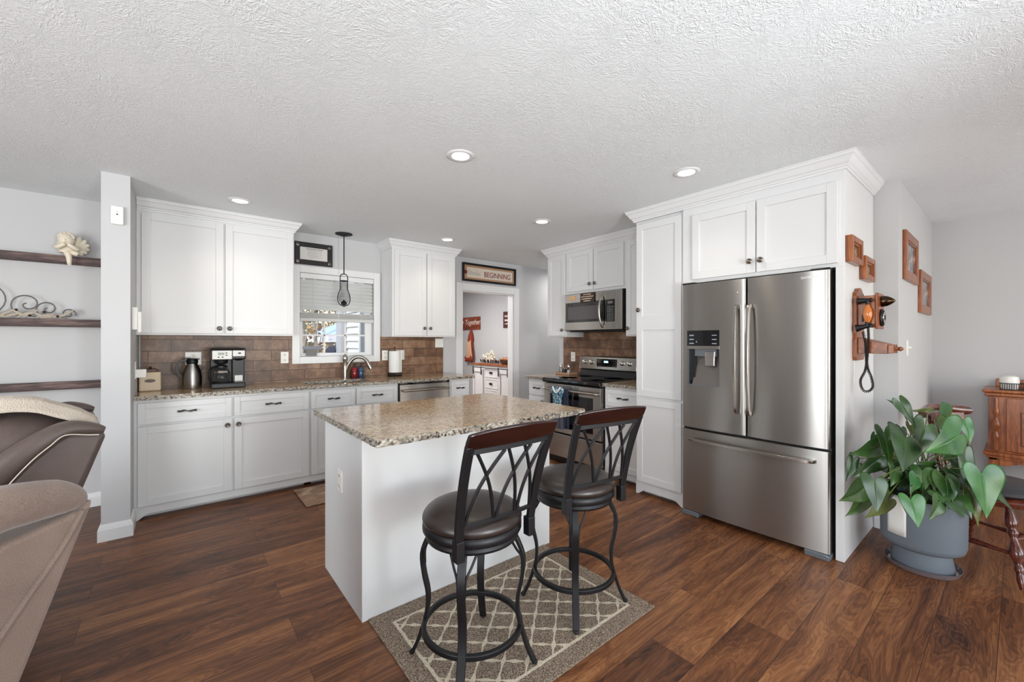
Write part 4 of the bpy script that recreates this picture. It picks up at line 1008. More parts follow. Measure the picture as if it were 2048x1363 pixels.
# framed BEGINNING sign over the doorway
fx0, fx1 = 2.943, 3.86; fz0, fz1 = 2.125, 2.372
t = thing('framed_sign', 'black framed sign reading beginning in dark red letters over the doorway', 'sign', ((fx0+fx1)/2, 4.679, fz0), 0)
w, h = fx1-fx0, fz1-fz0
obj('frame', frame_box(G(), w, h, .028, .028), M['black'], t, bevel=.004)
obj('backing', G().box(-w/2+.02, w/2-.02, -.008, -.001, .02, h-.02), plain('sign_kraft', srgb(172, 136, 104), .8), t)
obj('banner', G().box(-w/2+.075, w/2-.06, -.011, -.007, .055, h-.055), plain('sign_cream', srgb(212, 200, 186), .8), t, bevel=.002)
dr_ = plain('sign_red', srgb(122, 22, 26), .7)
text('lettering', 'BEGINNING', .104, (.128, -.012, h*.5-.012), dr_, t, extrude=.001, sx=.84)
g = G(); rr = random.Random(5); x = -.375
while x < -.16:
    q = rr.uniform(.008, .016); g.box(x, x+q*.45, -.0122, -.0115, h*.5-.035, h*.5+rr.uniform(.0, .035)); x += q+.004
obj('small_lettering', g, plain('sign_grey', srgb(150, 152, 152), .7), t)
g = G()
for k in range(5):
    a = 2*PI*k/5; g.ball((-w/2+.052+.016*math.cos(a), -.012, h*.5+.016*math.sin(a)), .013, 10, sy=.3)
obj('flower', g, dr_, t, True)

# ------------------------------------------------------------------ left wall shelves and decor
for i, (zt, lab) in enumerate(((1.985, 'top dark wooden floating shelf left of the stub wall, holding a cream figurine'), (1.500, 'middle dark wooden floating shelf left of the stub wall, holding the metal scroll decor'), (1.022, 'lowest dark wooden floating shelf, just above the leather recliner'))):
    o = obj('floating_shelf', G().box(-.75, .75, -.0, .085, -.058, 0), M['shelf'], None, bevel=.004, loc=(-1.205, 4.592, zt-.012))
    tag(o, lab, 'shelf')
CE = plain('cream_ceramic', srgb(226, 216, 196), .45, bump=(60, .15))
t = thing('cherub_figurine', 'cream sculpted cherub figurine with a wing, seated on the edge of the top shelf', 'figurine', (-.635, 4.60, 1.974))
g = G().tube(smooth_path([(-.01, -.02, .012), (-.005, -.02, .05), (-.012, -.025, .085), (-.018, -.03, .105)], 4), [.045, .048, .046, .044, .042, .040, .038, .035, .03, .026, .024, .022, .02][:13], 14)
bd_ = obj('body', g, CE, t, True)
hd = obj('head', G().ball((0, 0, 0), .046, 20, sz=1.1), CE, t, True, loc=(-.012, -.045, .112))
g = G(); rr = random.Random(2)
for k in range(34):
    a = rr.uniform(0, 2*PI); e_ = rr.uniform(.1, 1.4); g.ball((.045*math.cos(a)*math.cos(e_), .045*math.sin(a)*math.cos(e_)+.012, .048*math.sin(e_)+.004), rr.uniform(.010, .015), 8)
obj('curly_hair', g, CE, hd, True)
obj('face', G().ball((.0, -.046, -.004), .007, 8, sy=1.2).ball((.016, -.040, .010), .0045, 8).ball((-.016, -.040, .010), .0045, 8).ball((0, -.043, -.020), .009, 8, sz=.35), CE, hd, True)
for q, sc in ((1, 1.0), (-1, .55)):
    g = G(); n = 10
    for k in range(6):
        a0 = math.radians(75-k*26); Lf = .095*sc*(1-.06*k)
        g.lathe([(.0001, 0), (.013, Lf*.35), (.016, Lf*.7), (.011, Lf*.93), (.0001, Lf)], 10, (q*.03, 0, .065), Matrix.Rotation(q*(PI/2-a0), 4, 'Y'), 1, .4)
    obj('wing', g, CE, bd_, True)
obj('arms', G().tube(smooth_path([(-.05, -.03, .075), (-.062, -.06, .05), (-.04, -.085, .055), (-.015, -.088, .075)], 4), .014, 10).tube(smooth_path([(.035, -.03, .07), (.05, -.06, .045), (.03, -.085, .055), (.005, -.088, .075)], 4), .014, 10), CE, bd_, True)
obj('legs', G().tube(smooth_path([(-.01, -.02, .018), (-.006, -.05, .018), (.004, -.062, -.02), (.006, -.062, -.06), (.01, -.075, -.078)], 4), [.024-.0009*i for i in range(17)], 10).tube(smooth_path([(.02, -.02, .016), (.03, -.055, .018), (.045, -.05, .012)], 4), .018, 10), CE, bd_, True)
# scroll metalwork
SC = plain('scroll_grey_iron', srgb(112, 106, 100), .45, .5)
t = thing('scroll_decor', 'grey metal scroll decor with leaves leaning on the middle shelf', 'ornament', (-1.13, 4.625, 1.4885))
def spiral(cx, cz, r0, turns, start, dirn, n=30):
    P = []
    for i in range(n+1):
        u = i/n; a = start+dirn*turns*2*PI*u; r = r0*(1-u)**.9+.006; P.append((cx+r*math.cos(a), 0, cz+r*math.sin(a)))
    return P
for sgn in (1, -1):
    for (cx, cz, r0, st) in ((.055, .148, .125, -60), (.275, .105, .082, -110), (.378, .075, .058, -115), (.485, .042, .035, -20)):
        P = spiral(cx, cz, r0, 1.35, math.radians(st), -1 if cx < .4 and cx > .1 else 1)
        if sgn < 0: P = [(-x, y, z) for x, y, z in P]
        obj('scroll', G().tube(P, .0042, 8), SC, t, True)
LFM = plain('scroll_leaf', srgb(160, 150, 136), .5, .3)
g = G(); rr = random.Random(8)
for k in range(30):
    x = -.44+k*.030; a = rr.uniform(50, 82)*(1 if x < .1 or k % 3 else -1); ln_ = rr.uniform(.07, .12)
    g.lathe([(.0001, 0), (.010, ln_*.35), (.012, ln_*.55), (.006, ln_*.85), (.0001, ln_)], 8, (x, -.012, .006), Matrix.Rotation(math.radians(a), 4, 'Y'), 1, .25)
obj('leaves', g, LFM, t, True)
g = G()
for x, z in ((.225, .062), (.36, .050), (.43, .020), (.29, .022), (-.2, .06), (-.35, .05)): g.ball((x, -.014, z), .009, 10); g.tube([(x, -.012, z), (x+.05, -.006, .004)], .002, 6)
obj('berries', g, M['bronze'], t, True)
# alarm sensor on the stub wall end, plug-in devices on its side
t = thing('alarm_sensor', 'white alarm sensor high on the end of the stub wall', 'sensor', (-.3065, 3.819, 2.10))
obj('housing', G().box(-.032, .032, -.022, 0, 0, .122), M['plastic'], t, bevel=.007, seg=3)
obj('indicator', G().lathe([(.0045, 0), (.0045, .002), (.0001, .002)], 14, (0, -.0215, .066), ROT).lathe([(.002, 0), (.002, .002), (.0001, .002)], 10, (0, -.0215, .085), ROT), M['blackmatte'], t, True)
t = thing('wall_phone_base', 'white cordless handset base on the kitchen side of the stub wall', 'telephone base', (-.2425, 3.98, 1.40))
obj('base', G().box(0, .03, -.05, .05, 0, .16), M['plastic'], t, bevel=.004); obj('cradle', G().box(.028, .05, -.035, .035, -.02, .13), M['plastic'], t, bevel=.005)
t = thing('plug_in_adapter', 'white plug-in adapter on a wall plate above the canister, on the stub wall', 'adapter', (-.2425, 4.22, 1.045))
obj('cover_plate', G().box(0, .006, -.036, .036, -.01, .12), M['plastic'], t, bevel=.002); obj('adapter', G().box(.005, .065, -.03, .03, .0, .062), M['plastic'], t, bevel=.003)

# ------------------------------------------------------------------ counter-top items
CT = .9157
t = thing('canister', 'square cream canister with a dark lid at the left end of the window counter', 'canister', (-.165, 4.50, CT))
obj('body', G().box(-.068, .068, -.068, .068, 0, .155), plain('canister_cream', srgb(206, 186, 158), .4), t, bevel=.012, seg=3)
obj('lid', G().prism([(-.05, .156), (-.05, .166), (-.03, .178), (.03, .178), (.05, .166), (.05, .156)], -.05, .05, 'y'), plain('lid_walnut', srgb(70, 44, 32), .4), t, bevel=.003)
obj('lid_knob', G().ball((0, 0, .188), .010, 12), M['bronze'], t, True)
obj('label_plate', G().lathe([(.032, 0), (.034, .003), (.0001, .003)], 24, (0, -.0675, .085), ROT, 1, .42), plain('plate_brown', srgb(84, 66, 54), .4), t, True)
t = thing('thermal_carafe', 'brushed steel thermal carafe with a black handle, left of the coffee maker', 'carafe', (.105, 4.47, CT))
obj('body', G().lathe([(.0001, 0), (.062, 0), (.067, .006), (.068, .05), (.066, .11), (.058, .16), (.044, .195), (.036, .21), (.036, .215)], 36), M['steel'], t, True)
obj('lid', G().lathe([(.038, .212), (.041, .222), (.040, .245), (.034, .256), (.0001, .258)], 28), M['black'], t, True)
obj('spout', G().prism([(.02, .235), (.055, .25), (.05, .256), (.02, .256)], -.014, .014, 'y'), M['black'], t, bevel=.002)
obj('thumb_lever', G().box(-.07, -.01, -.010, .010, .256, .263), M['black'], t, bevel=.002)
obj('handle', G().bar(smooth_path([(-.034, 0, .238), (-.075, 0, .240), (-.100, 0, .21), (-.102, 0, .16), (-.085, 0, .115), (-.068, 0, .108)], 5), .02, .016), M['black'], t, 'auto', bevel=.004)
# coffee maker
M['fascia'] = plain('satin_steel', srgb(150, 148, 145), .42, .85)
t = thing('coffee_maker', 'black and steel two-way coffee maker with a glass pot on the window counter', 'coffee maker', (.355, 4.44, CT))
BK = M['black']
obj('base', G().box(-.125, .12, -.125, .11, 0, .045), BK, t, bevel=.008)
obj('rear_housing', G().box(-.125, .12, .02, .11, .04, .335), BK, t, bevel=.006)
obj('tower', G().box(.03, .12, -.05, .03, .04, .25), BK, t, bevel=.006)
hd = obj('head', G().box(-.127, .122, -.125, .105, .245, .335), BK, t, bevel=.01)
obj('steel_fascia', G().box(-.122, .024, -.130, -.118, .245, .328), M['fascia'], hd, bevel=.006); obj('steel_fascia', G().box(.024, .118, -.130, -.118, .268, .328), M['fascia'], hd, bevel=.006)
obj('lid', G().box(-.127, .122, -.12, .10, .336, .345), BK, t, bevel=.004)
obj('display', G().box(-.08, -.035, -.1325, -.129, .285, .308), plain('lcd', srgb(116, 122, 112), .3), hd)
g = G()
for x, z in ((-.075, .268), (-.048, .268), (-.02, .303), (-.02, .285)): g.box(x-.006, x+.006, -.1325, -.129, z-.004, z+.004)
obj('buttons', g, M['blackmatte'], hd, bevel=.001)
obj('switch', G().lathe([(.012, 0), (.012, .003), (.0001, .003)], 16, (.075, -.1295, .30), ROT, 1, .6), BK, hd, True)
obj('brew_basket', G().lathe([(.05, .245), (.045, .215), (.03, .205), (.0001, .205)], 24, (-.05, -.045, 0)), BK, t, True)
pot = obj('glass_pot', G().lathe([(.0001, .047), (.054, .047), (.062, .06), (.064, .09), (.058, .13), (.045, .165), (.040, .178)], 28, (-.05, -.052, 0)), M['glass'], t, True, solid=.002)
obj('pot_lid', G().lathe([(.043, .176), (.043, .19), (.02, .20), (.0001, .20)], 24, (-.05, -.052, 0)), BK, pot, True)
obj('pot_band', G().lathe([(.058, .128), (.061, .132), (.052, .15), (.049, .15)], 28, (-.05, -.052, 0)), M['chrome'], pot, True)
obj('pot_handle', G().bar(smooth_path([(-.092, -.085, .178), (-.130, -.115, .165), (-.138, -.12, .11), (-.125, -.11, .06)], 5), .02, .016), BK, pot, 'auto', bevel=.004)
obj('drip_cup_rest', G().box(.04, .112, -.115, -.05, .045, .052).box(.045, .107, -.055, -.045, .05, .105), M['fascia'], t, bevel=.003)
obj('single_serve_spout', G().lathe([(.04, .265), (.036, .245), (.02, .235), (.0001, .235)], 20, (.075, -.07, 0), None, 1, 1), BK, t, True)
# faucet
t = thing('kitchen_faucet', 'brushed nickel faucet with an arched pull-down spout behind the sink', 'faucet', (1.402, 4.56, CT))
NK = M['nickel']
obj('body', G().lathe([(.027, 0), (.027, .006), (.021, .012), (.020, .13), (.021, .19), (.026, .205), (.028, .225), (.024, .245), (.014, .262), (.0001, .268)], 28), NK, t, True)
obj('lever', G().tube([(0, 0, .262), (.012, -.002, .285), (.024, -.004, .315), (.026, -.004, .325)], [.006, .008, .009, .006], 12), NK, t, True)
P = smooth_path([(.012, -.006, .09), (.03, -.02, .15), (.07, -.045, .215), (.115, -.07, .235), (.16, -.10, .225), (.195, -.12, .185), (.212, -.13, .145)], 5)
obj('spout', G().tube(P, [.016+.002*math.sin(i*.05) for i in range(len(P))], 16), NK, t, True)
obj('spray_head', G().tube([(.203, -.126, .165), (.222, -.136, .118), (.226, -.138, .105)], [.018, .021, .019], 16), NK, t, True)
# soap caddy
t = thing('soap_caddy', 'black wire caddy behind the sink', 'caddy', (1.545, 4.585, CT))
g = G().box(-.068, .068, -.035, .035, 0, .004); 
for z in (.02, .075):
    g.tube([(-.068, -.035, z), (.068, -.035, z), (.068, .035, z), (-.068, .035, z)], .0028, 8, True)
for x in (-.068, -.034, 0, .034, .068):
    for y in (-.035, .035): g.tube([(x, y, 0), (x, y, .075)], .0022, 6)
obj('wire_basket', g, M['blackmatte'], t, True)
for x, c, lab, nm in ((-.034, srgb(150, 24, 34), 'red soap pump bottle in the black caddy behind the sink', 'red'), (.034, srgb(60, 84, 120), 'blue soap pump bottle in the black caddy behind the sink', 'blue')):
    s = thing('soap_bottle', lab, 'soap dispenser', (1.545+x, 4.585, CT+.0045))
    obj('bottle', G().lathe([(.0001, 0), (.027, 0), (.029, .01), (.029, .085), (.022, .105), (.012, .112), (.012, .118)], 24), plain('soap_'+nm, c, .15), s, True)
    obj('pump', G().lathe([(.014, .116), (.014, .130), (.005, .133), (.005, .150), (.0001, .15)], 16).box(-.006, .034, -.007, .007, .148, .157), BK, s, True)
# paper towel
t = thing('paper_towel_holder', 'dark openwork paper towel holder right of the sink', 'paper towel holder', (1.965, 4.575, CT))
g = G().lathe([(.0001, 0), (.078, 0), (.080, .004), (.0001, .006)], 28)
for z in (.006, .042): g.tube([(.076*math.cos(2*PI*i/24), .076*math.sin(2*PI*i/24), z) for i in range(24)], .003, 6, True)
for i in range(24):
    a = 2*PI*i/24; g.tube([(.076*math.cos(a), .076*math.sin(a), .004), (.076*math.cos(a+.15), .076*math.sin(a+.15), .042)], .002, 5)
obj('base', g, M['blackmatte'], t, True); obj('post', G().tube([(0, 0, 0), (0, 0, .325)], .005, 10).ball((0, 0, .328), .009, 10), M['blackmatte'], t, True)
t = thing('paper_towel_roll', 'white paper towel roll on the dark holder right of the sink', 'paper towels', (1.965, 4.575, CT+.046))
m, nt, b = new_mat('paper'); b.inputs['Base Color'].default_value = srgb(238, 238, 236); b.inputs['Roughness'].default_value = .9; n = N(nt, 'ShaderNodeTexVoronoi'); n.inputs['Scale'].default_value = 110; L(nt, tex_coord(nt), n.inputs['Vector']); add_bump(nt, b, n.outputs[0], .2, .002)
obj('roll', G().lathe([(.018, 0), (.066, 0), (.066, .245), (.018, .245), (.018, 0)], 36), m, t, True)
obj('loose_sheet', G().box(.0, .012, -.067, -.0655, .0, .245), m, t, loc=(.055, .025, 0))
# small card on the window sill
o = obj('sill_card', G().box(-.052, .052, -.004, .004, 0, .07), plain('card_grey', srgb(120, 118, 114), .7), None, bevel=.002, loc=(1.105, 4.71, 1.165)); tag(o, 'small dark grey plaque standing on the kitchen window sill', 'plaque')
# salt and pepper tray left of the range
t = thing('spice_tray', 'small woven tray on the counter left of the range', 'tray', (3.70, 3.50, CT))
obj('tray', G().box(-.07, .07, -.115, .115, 0, .006).box(-.07, -.064, -.115, .115, .0, .026).box(.064, .07, -.115, .115, .0, .026).box(-.064, .064, -.115, -.109, 0, .026).box(-.064, .064, .109, .115, 0, .026), plain('tray_wicker', srgb(176, 138, 110), .7, bump=(90, .4)), t, bevel=.002)
for y, c, lab in ((.075, M['pewter'], 'steel pepper shaker, left of the two shakers on the tray by the range'), (-.055, M['plastic'], 'clear salt shaker, right of the two shakers on the tray by the range')):
    s = thing('shaker', lab, 'shaker', (3.685, 3.50+y, CT+.0065))
    obj('jar', G().lathe([(.0001, 0), (.022, 0), (.024, .01), (.018, .06), (.016, .085)], 20), c if y > 0 else M['glass'], s, True)
    if y < 0: obj('salt', G().lathe([(.0001, .004), (.019, .004), (.016, .05), (.0001, .05)], 16), M['plastic'], s, True)
    obj('cap', G().lathe([(.018, .085), (.019, .10), (.012, .115), (.0001, .118)], 20), M['chrome'], s, True)
for y, lab in ((.03, 'black jar next to the steel pepper shaker on the tray by the range'), (-.008, 'black jar next to the clear salt shaker on the tray by the range')):
    s = thing('spice_jar', lab, 'jar', (3.70, 3.50+y, CT+.0065))
    obj('jar', G().lathe([(.0001, 0), (.017, 0), (.018, .004), (.018, .052), (.015, .058)], 18), M['black'], s, True); obj('lid', G().lathe([(.0175, .058), (.0175, .072), (.0001, .072)], 18), M['pewter'], s, True)

# ------------------------------------------------------------------ wooden wall telephone on the refrigerator side panel (faces -y)
OK_, OKX = M['oak'], M['oakx']
t = thing('wall_telephone', 'antique style oak wall telephone with black handset and coiled cord beside the refrigerator', 'telephone', (3.365, .6595, 1.20))
poly = [(-.10, .02), (-.085, 0), (.085, 0), (.10, .02), (.10, .13), (.092, .15), (.10, .17), (.10, .40), (.09, .425), (.06, .432), (.04, .45), (0, .458), (-.04, .45), (-.06, .432), (-.09, .425), (-.10, .40), (-.10, .17), (-.092, .15), (-.10, .13)]
obj('backboard', G().prism(poly, -.022, 0, 'y'), OK_, t, bevel=.004)
bx = obj('ringer_box', G().box(-.075, .075, -.105, -.022, .205, .400), OK_, t, bevel=.003)
obj('front_door', G().box(-.085, .085, -.120, -.105, .195, .415), OK_, bx, bevel=.006)
obj('side_vents', G().box(-.0765, -.0745, -.052, -.042, .24, .285).box(-.0765, -.0745, -.075, -.065, .24, .285), M['blackmatte'], bx)
obj('writing_shelf', G().prism([(-.022, .045), (-.022, .145), (-.16, .105), (-.16, .045)], -.075, .075, 'x'), OKX, t, bevel=.003)
for x in (-.055, 0, .055): obj('shelf_bracket', G().box(x-.014, x+.014, -.186, -.16, .048, .10), OK_, t, bevel=.003)
obj('shelf_finial', G().lathe([(.012, 0), (.010, .012), (.015, .02), (.010, .03), (.0001, .038)], 16, (0, -.186, .074), ROT), OK_, t, True)
RY = ROT
obj('mouthpiece', G().lathe([(.032, 0), (.034, .012), (.030, .03), (.020, .048), (.008, .062), (.0001, .066)], 24, (0, -.120, .365), RY), plain('dark_brass', srgb(74, 58, 44), .2, 1.0), bx, True)
dial = obj('rotary_dial', G().lathe([(.052, 0), (.054, .006), (.046, .014), (.040, .012), (.0001, .012)], 32, (0, -.120, .265), RY), M['black'], bx, True)
obj('finger_wheel', G().lathe([(.040, .014), (.040, .018), (.018, .018), (.018, .014)], 32, (0, -.120, .265), RY), M['chrome'], dial, True)
# handset hanging on the left side
hs = obj('handset', G().lathe([(.008, .232), (.012, .240), (.020, .262), (.024, .285), (.020, .312), (.011, .332), (.008, .345)], 20, (-.108, -.075, 0)), plain('amber_wood', srgb(196, 112, 44), .15, coat=.6), t, True)
obj('earpiece', G().tube([(-.108, -.075, .342), (-.108, -.075, .372)], .011, 12).tube([(-.112, -.075, .368), (-.108, -.045, .368), (-.107, -.03, .366)], [.012, .016, .022], 14).ball((-.108, -.088, .37), .013, 12), M['black'], hs, True)
obj('speaking_cup', G().tube([(-.108, -.075, .236), (-.108, -.070, .212)], .011, 12).tube([(-.108, -.085, .215), (-.108, -.05, .206), (-.107, -.022, .200)], [.012, .014, .024], 14).tube([(-.108, -.088, .212), (-.108, -.10, .222)], [.014, .008], 12), M['black'], hs, True)
obj('cradle', G().tube([(-.074, -.075, .355), (-.10, -.075, .350)], .005, 8).tube([(-.074, -.075, .225), (-.10, -.075, .222)], .005, 8), M['brass'], bx, True)
# coiled cord: down from the cup, loop, and back up
P = smooth_path([(-.108, -.078, .205), (-.110, -.080, .12), (-.112, -.074, .02), (-.118, -.065, -.06), (-.128, -.045, -.12), (-.125, -.055, -.175), (-.112, -.078, -.185), (-.104, -.098, -.155), (-.106, -.092, -.10), (-.112, -.078, -.05), (-.108, -.068, .03), (-.100, -.064, .11), (-.09, -.05, .18)], 14)
Q = []
tot = 0
for i in range(len(P)-1):
    d_ = (P[i+1]-P[i]); s_ = d_.length; k = max(2, int(s_/.0011)); tt = d_.normalized(); a_ = tt.orthogonal().normalized(); b2 = tt.cross(a_)
    a_ = (Vector((1, 0, 0))-tt*tt.x).normalized(); b2 = tt.cross(a_)
    for j in range(k):
        ph = tot/.0075*2*PI; q = P[i]+d_*(j/k); Q.append(q+a_*math.cos(ph)*.0062+b2*math.sin(ph)*.0062); tot += s_/k
obj('coiled_cord', G().tube(Q, .0024, 5), M['blackmatte'], t, True)
obj('thin_cable', G().tube(smooth_path([(-.085, -.006, .0), (-.088, -.006, -.08), (-.084, -.006, -.14), (-.080, -.006, -.06), (-.078, -.006, .0)], 6), .0015, 6), M['plastic'], t, True)

# small deep frames on the panel, larger frames on the grey wall
def picture(label, loc, w, h, d, bw, c1, c2, group=None, mat_=None):
    t = thing('picture_frame', label, 'picture frame', loc, 0, group)
    g = frame_box(G(), w, h, bw, d); f = obj('frame', g, mat_ or OK_, t, bevel=.004)
    obj('inner_lip', frame_box(G(), w-2*bw+.002, h-2*bw+.002, .012, d*.72), mat_ or OK_, f, bevel=.002, loc=(0, 0, bw-.001))
    m, nt, b = new_mat('print_'+label[:12]); n = N(nt, 'ShaderNodeTexNoise'); n.inputs['Scale'].default_value = 14; n.inputs['Detail'].default_value = 6; L(nt, tex_coord(nt), n.inputs['Vector'])
    r = ramp(nt, n.outputs[0], [(.38, c1), (.5, c2), (.6, srgb(168, 150, 140)), (.68, srgb(214, 200, 190))]); L(nt, r.outputs[0], b.inputs['Base Color']); b.inputs['Roughness'].default_value = .12
    obj('print', G().box(-w/2+bw-.002, w/2-bw+.002, -d*.35, -.002, bw-.002, h-bw+.002), m, t)
    return t
picture('small deep oak frame, upper of two on the refrigerator side panel', (3.235, .6595, 1.795), .265, .158, .036, .034, srgb(70, 64, 44), srgb(120, 112, 80))
picture('small deep oak frame, lower of two on the side panel, right above the wall telephone', (3.575, .6595, 1.722), .27, .152, .036, .034, srgb(64, 64, 50), srgb(116, 116, 96))
picture('larger oak picture frame with beaded moulding, upper left of two on the grey wall', (4.30, .5295, 1.764), .56, .352, .022, .062, srgb(52, 56, 66), srgb(92, 92, 104))
picture('larger oak picture frame with beaded moulding, lower right of two on the grey wall', (5.03, .5295, 1.556), .62, .352, .022, .062, srgb(44, 46, 54), srgb(86, 82, 84))

# ------------------------------------------------------------------ potted plant
PX, PY = 3.405, .365
t = thing('plant_saucer', 'clear plastic saucer under the grey plant pot', 'saucer', (PX, PY, .0008))
ms, nt, b = new_mat('saucer_plastic'); b.inputs['Base Color'].default_value = srgb(150, 136, 138); b.inputs['Roughness'].default_value = .15; b.inputs['Transmission Weight'].default_value = .55
obj('dish', G().lathe([(.0001, 0), (.140, 0), (.152, .006), (.164, .030), (.168, .030), (.166, .024), (.156, .002), (.150, .004), (.138, .004), (.0001, .004)], 48), ms, t, True)
mg = plain('pot_grey', srgb(104, 112, 120), .5, bump=(40, .1), spec=.4)
t = thing('potted_plant', 'large leafy green anthurium in a grey two-tier pot beside the refrigerator panel', 'potted plant', (PX, PY, .0055))
pot = obj('pot', G().lathe([(.0001, 0), (.134, 0), (.138, .008), (.122, .105), (.120, .120), (.160, .120), (.176, .132), (.184, .16), (.187, .40), (.187, .415), (.176, .415), (.174, .37), (.0001, .37)], 56), mg, t, True)
g = G(); rr = random.Random(12)
for k in range(34):
    a = math.radians(-62+rr.uniform(-13, 13)); z = .30+rr.gauss(0, .018); g.ball((.1868*math.cos(a), .1868*math.sin(a), z), .0024, 6, sz=.8)
obj('drain_holes', g, M['blackmatte'], pot)
obj('soil', G().lathe([(.0001, .378), (.08, .384), (.173, .376), (.173, .36), (.0001, .36)], 32), plain('soil', srgb(44, 34, 28), .95, bump=(60, .6, .01)), t, True)
wa = math.radians(198); 
g = G(); vs = []
def potpt(a, r, z): return (r*math.cos(a), r*math.sin(a), z)
cols = 8; a0 = math.radians(139); a1 = math.radians(167)
rows = [(.192, .20, 0), (.1925, .26, 0), (.1925, .335, 0), (.1925, .36, .12), (.192, .40, .22), (.192, .425, .25)]
for (r_, z, nar) in rows:
    for i in range(cols+1):
        u = i/cols; u = nar+(1-2*nar)*u; vs.append(potpt(a0+(a1-a0)*u, r_+.002, z))
g.add(vs, [(j*(cols+1)+i, j*(cols+1)+i+1, (j+1)*(cols+1)+i+1, (j+1)*(cols+1)+i) for j in range(len(rows)-1) for i in range(cols)])
o = obj('hanging_tag', g, M['plastic'], pot, True, solid=.004); o['label'] = 'blank white plastic tag hooked over the pot rim'
# leaves
def leaf_mat(name, base_, light, var):
    m, nt, b = new_mat(name); c = N(nt, 'ShaderNodeTexCoord'); sep = N(nt, 'ShaderNodeSeparateXYZ'); L(nt, c.outputs['UV'], sep.inputs[0])
    n = N(nt, 'ShaderNodeTexNoise'); n.inputs['Scale'].default_value = 9; n.inputs['Detail'].default_value = 4; L(nt, c.outputs['Object'], n.inputs['Vector'])
    r = ramp(nt, n.outputs[0], [(.32, base_), (.68, light)])
    # veins: midrib and side veins from uv (u across -1..1, v along)
    au = N(nt, 'ShaderNodeMath', operation='ABSOLUTE'); L(nt, sep.outputs[0], au.inputs[0])
    mid = N(nt, 'ShaderNodeMath', operation='LESS_THAN'); mid.inputs[1].default_value = .02; L(nt, au.outputs[0], mid.inputs[0])
    ph = N(nt, 'ShaderNodeMath', operation='MULTIPLY_ADD'); ph.inputs[1].default_value = -.45; L(nt, au.outputs[0], ph.inputs[0]); L(nt, sep.outputs[1], ph.inputs[2])
    fr = N(nt, 'ShaderNodeMath', operation='MULTIPLY'); fr.inputs[1].default_value = 8; L(nt, ph.outputs[0], fr.inputs[0])
    f2 = N(nt, 'ShaderNodeMath', operation='FRACT'); L(nt, fr.outputs[0], f2.inputs[0])
    lt = N(nt, 'ShaderNodeMath', operation='LESS_THAN'); lt.inputs[1].default_value = .07; L(nt, f2.outputs[0], lt.inputs[0])
    h = N(nt, 'ShaderNodeMath', operation='MULTIPLY'); h.inputs[1].default_value = .45; L(nt, lt.outputs[0], h.inputs[0])
    mxm = N(nt, 'ShaderNodeMath', operation='MAXIMUM'); L(nt, mid.outputs[0], mxm.inputs[0]); L(nt, h.outputs[0], mxm.inputs[1])
    mx = N(nt, 'ShaderNodeMix', data_type='RGBA'); L(nt, mxm.outputs[0], mx.inputs[0]); L(nt, r.outputs[0], mx.inputs[6]); mx.inputs[7].default_value = tuple(min(1, q*1.35+.01) for q in light[:3])+(1,)
    L(nt, mx.outputs[2], b.inputs['Base Color']); b.inputs['Roughness'].default_value = .28; b.inputs['Specular IOR Level'].default_value = .5
    b.inputs['Subsurface Weight'].default_value = 0
    add_bump(nt, b, mxm.outputs[0], .3, .002); return m
LM = [leaf_mat('leaf_deep', srgb(26, 52, 22), srgb(46, 78, 32), 0), leaf_mat('leaf_mid', srgb(34, 68, 28), srgb(62, 96, 40), 0), leaf_mat('leaf_bright', srgb(34, 84, 40), srgb(62, 116, 54), 0), leaf_mat('leaf_olive', srgb(52, 66, 26), srgb(88, 98, 38), 0)]
ST = plain('petiole', srgb(96, 112, 58), .5)
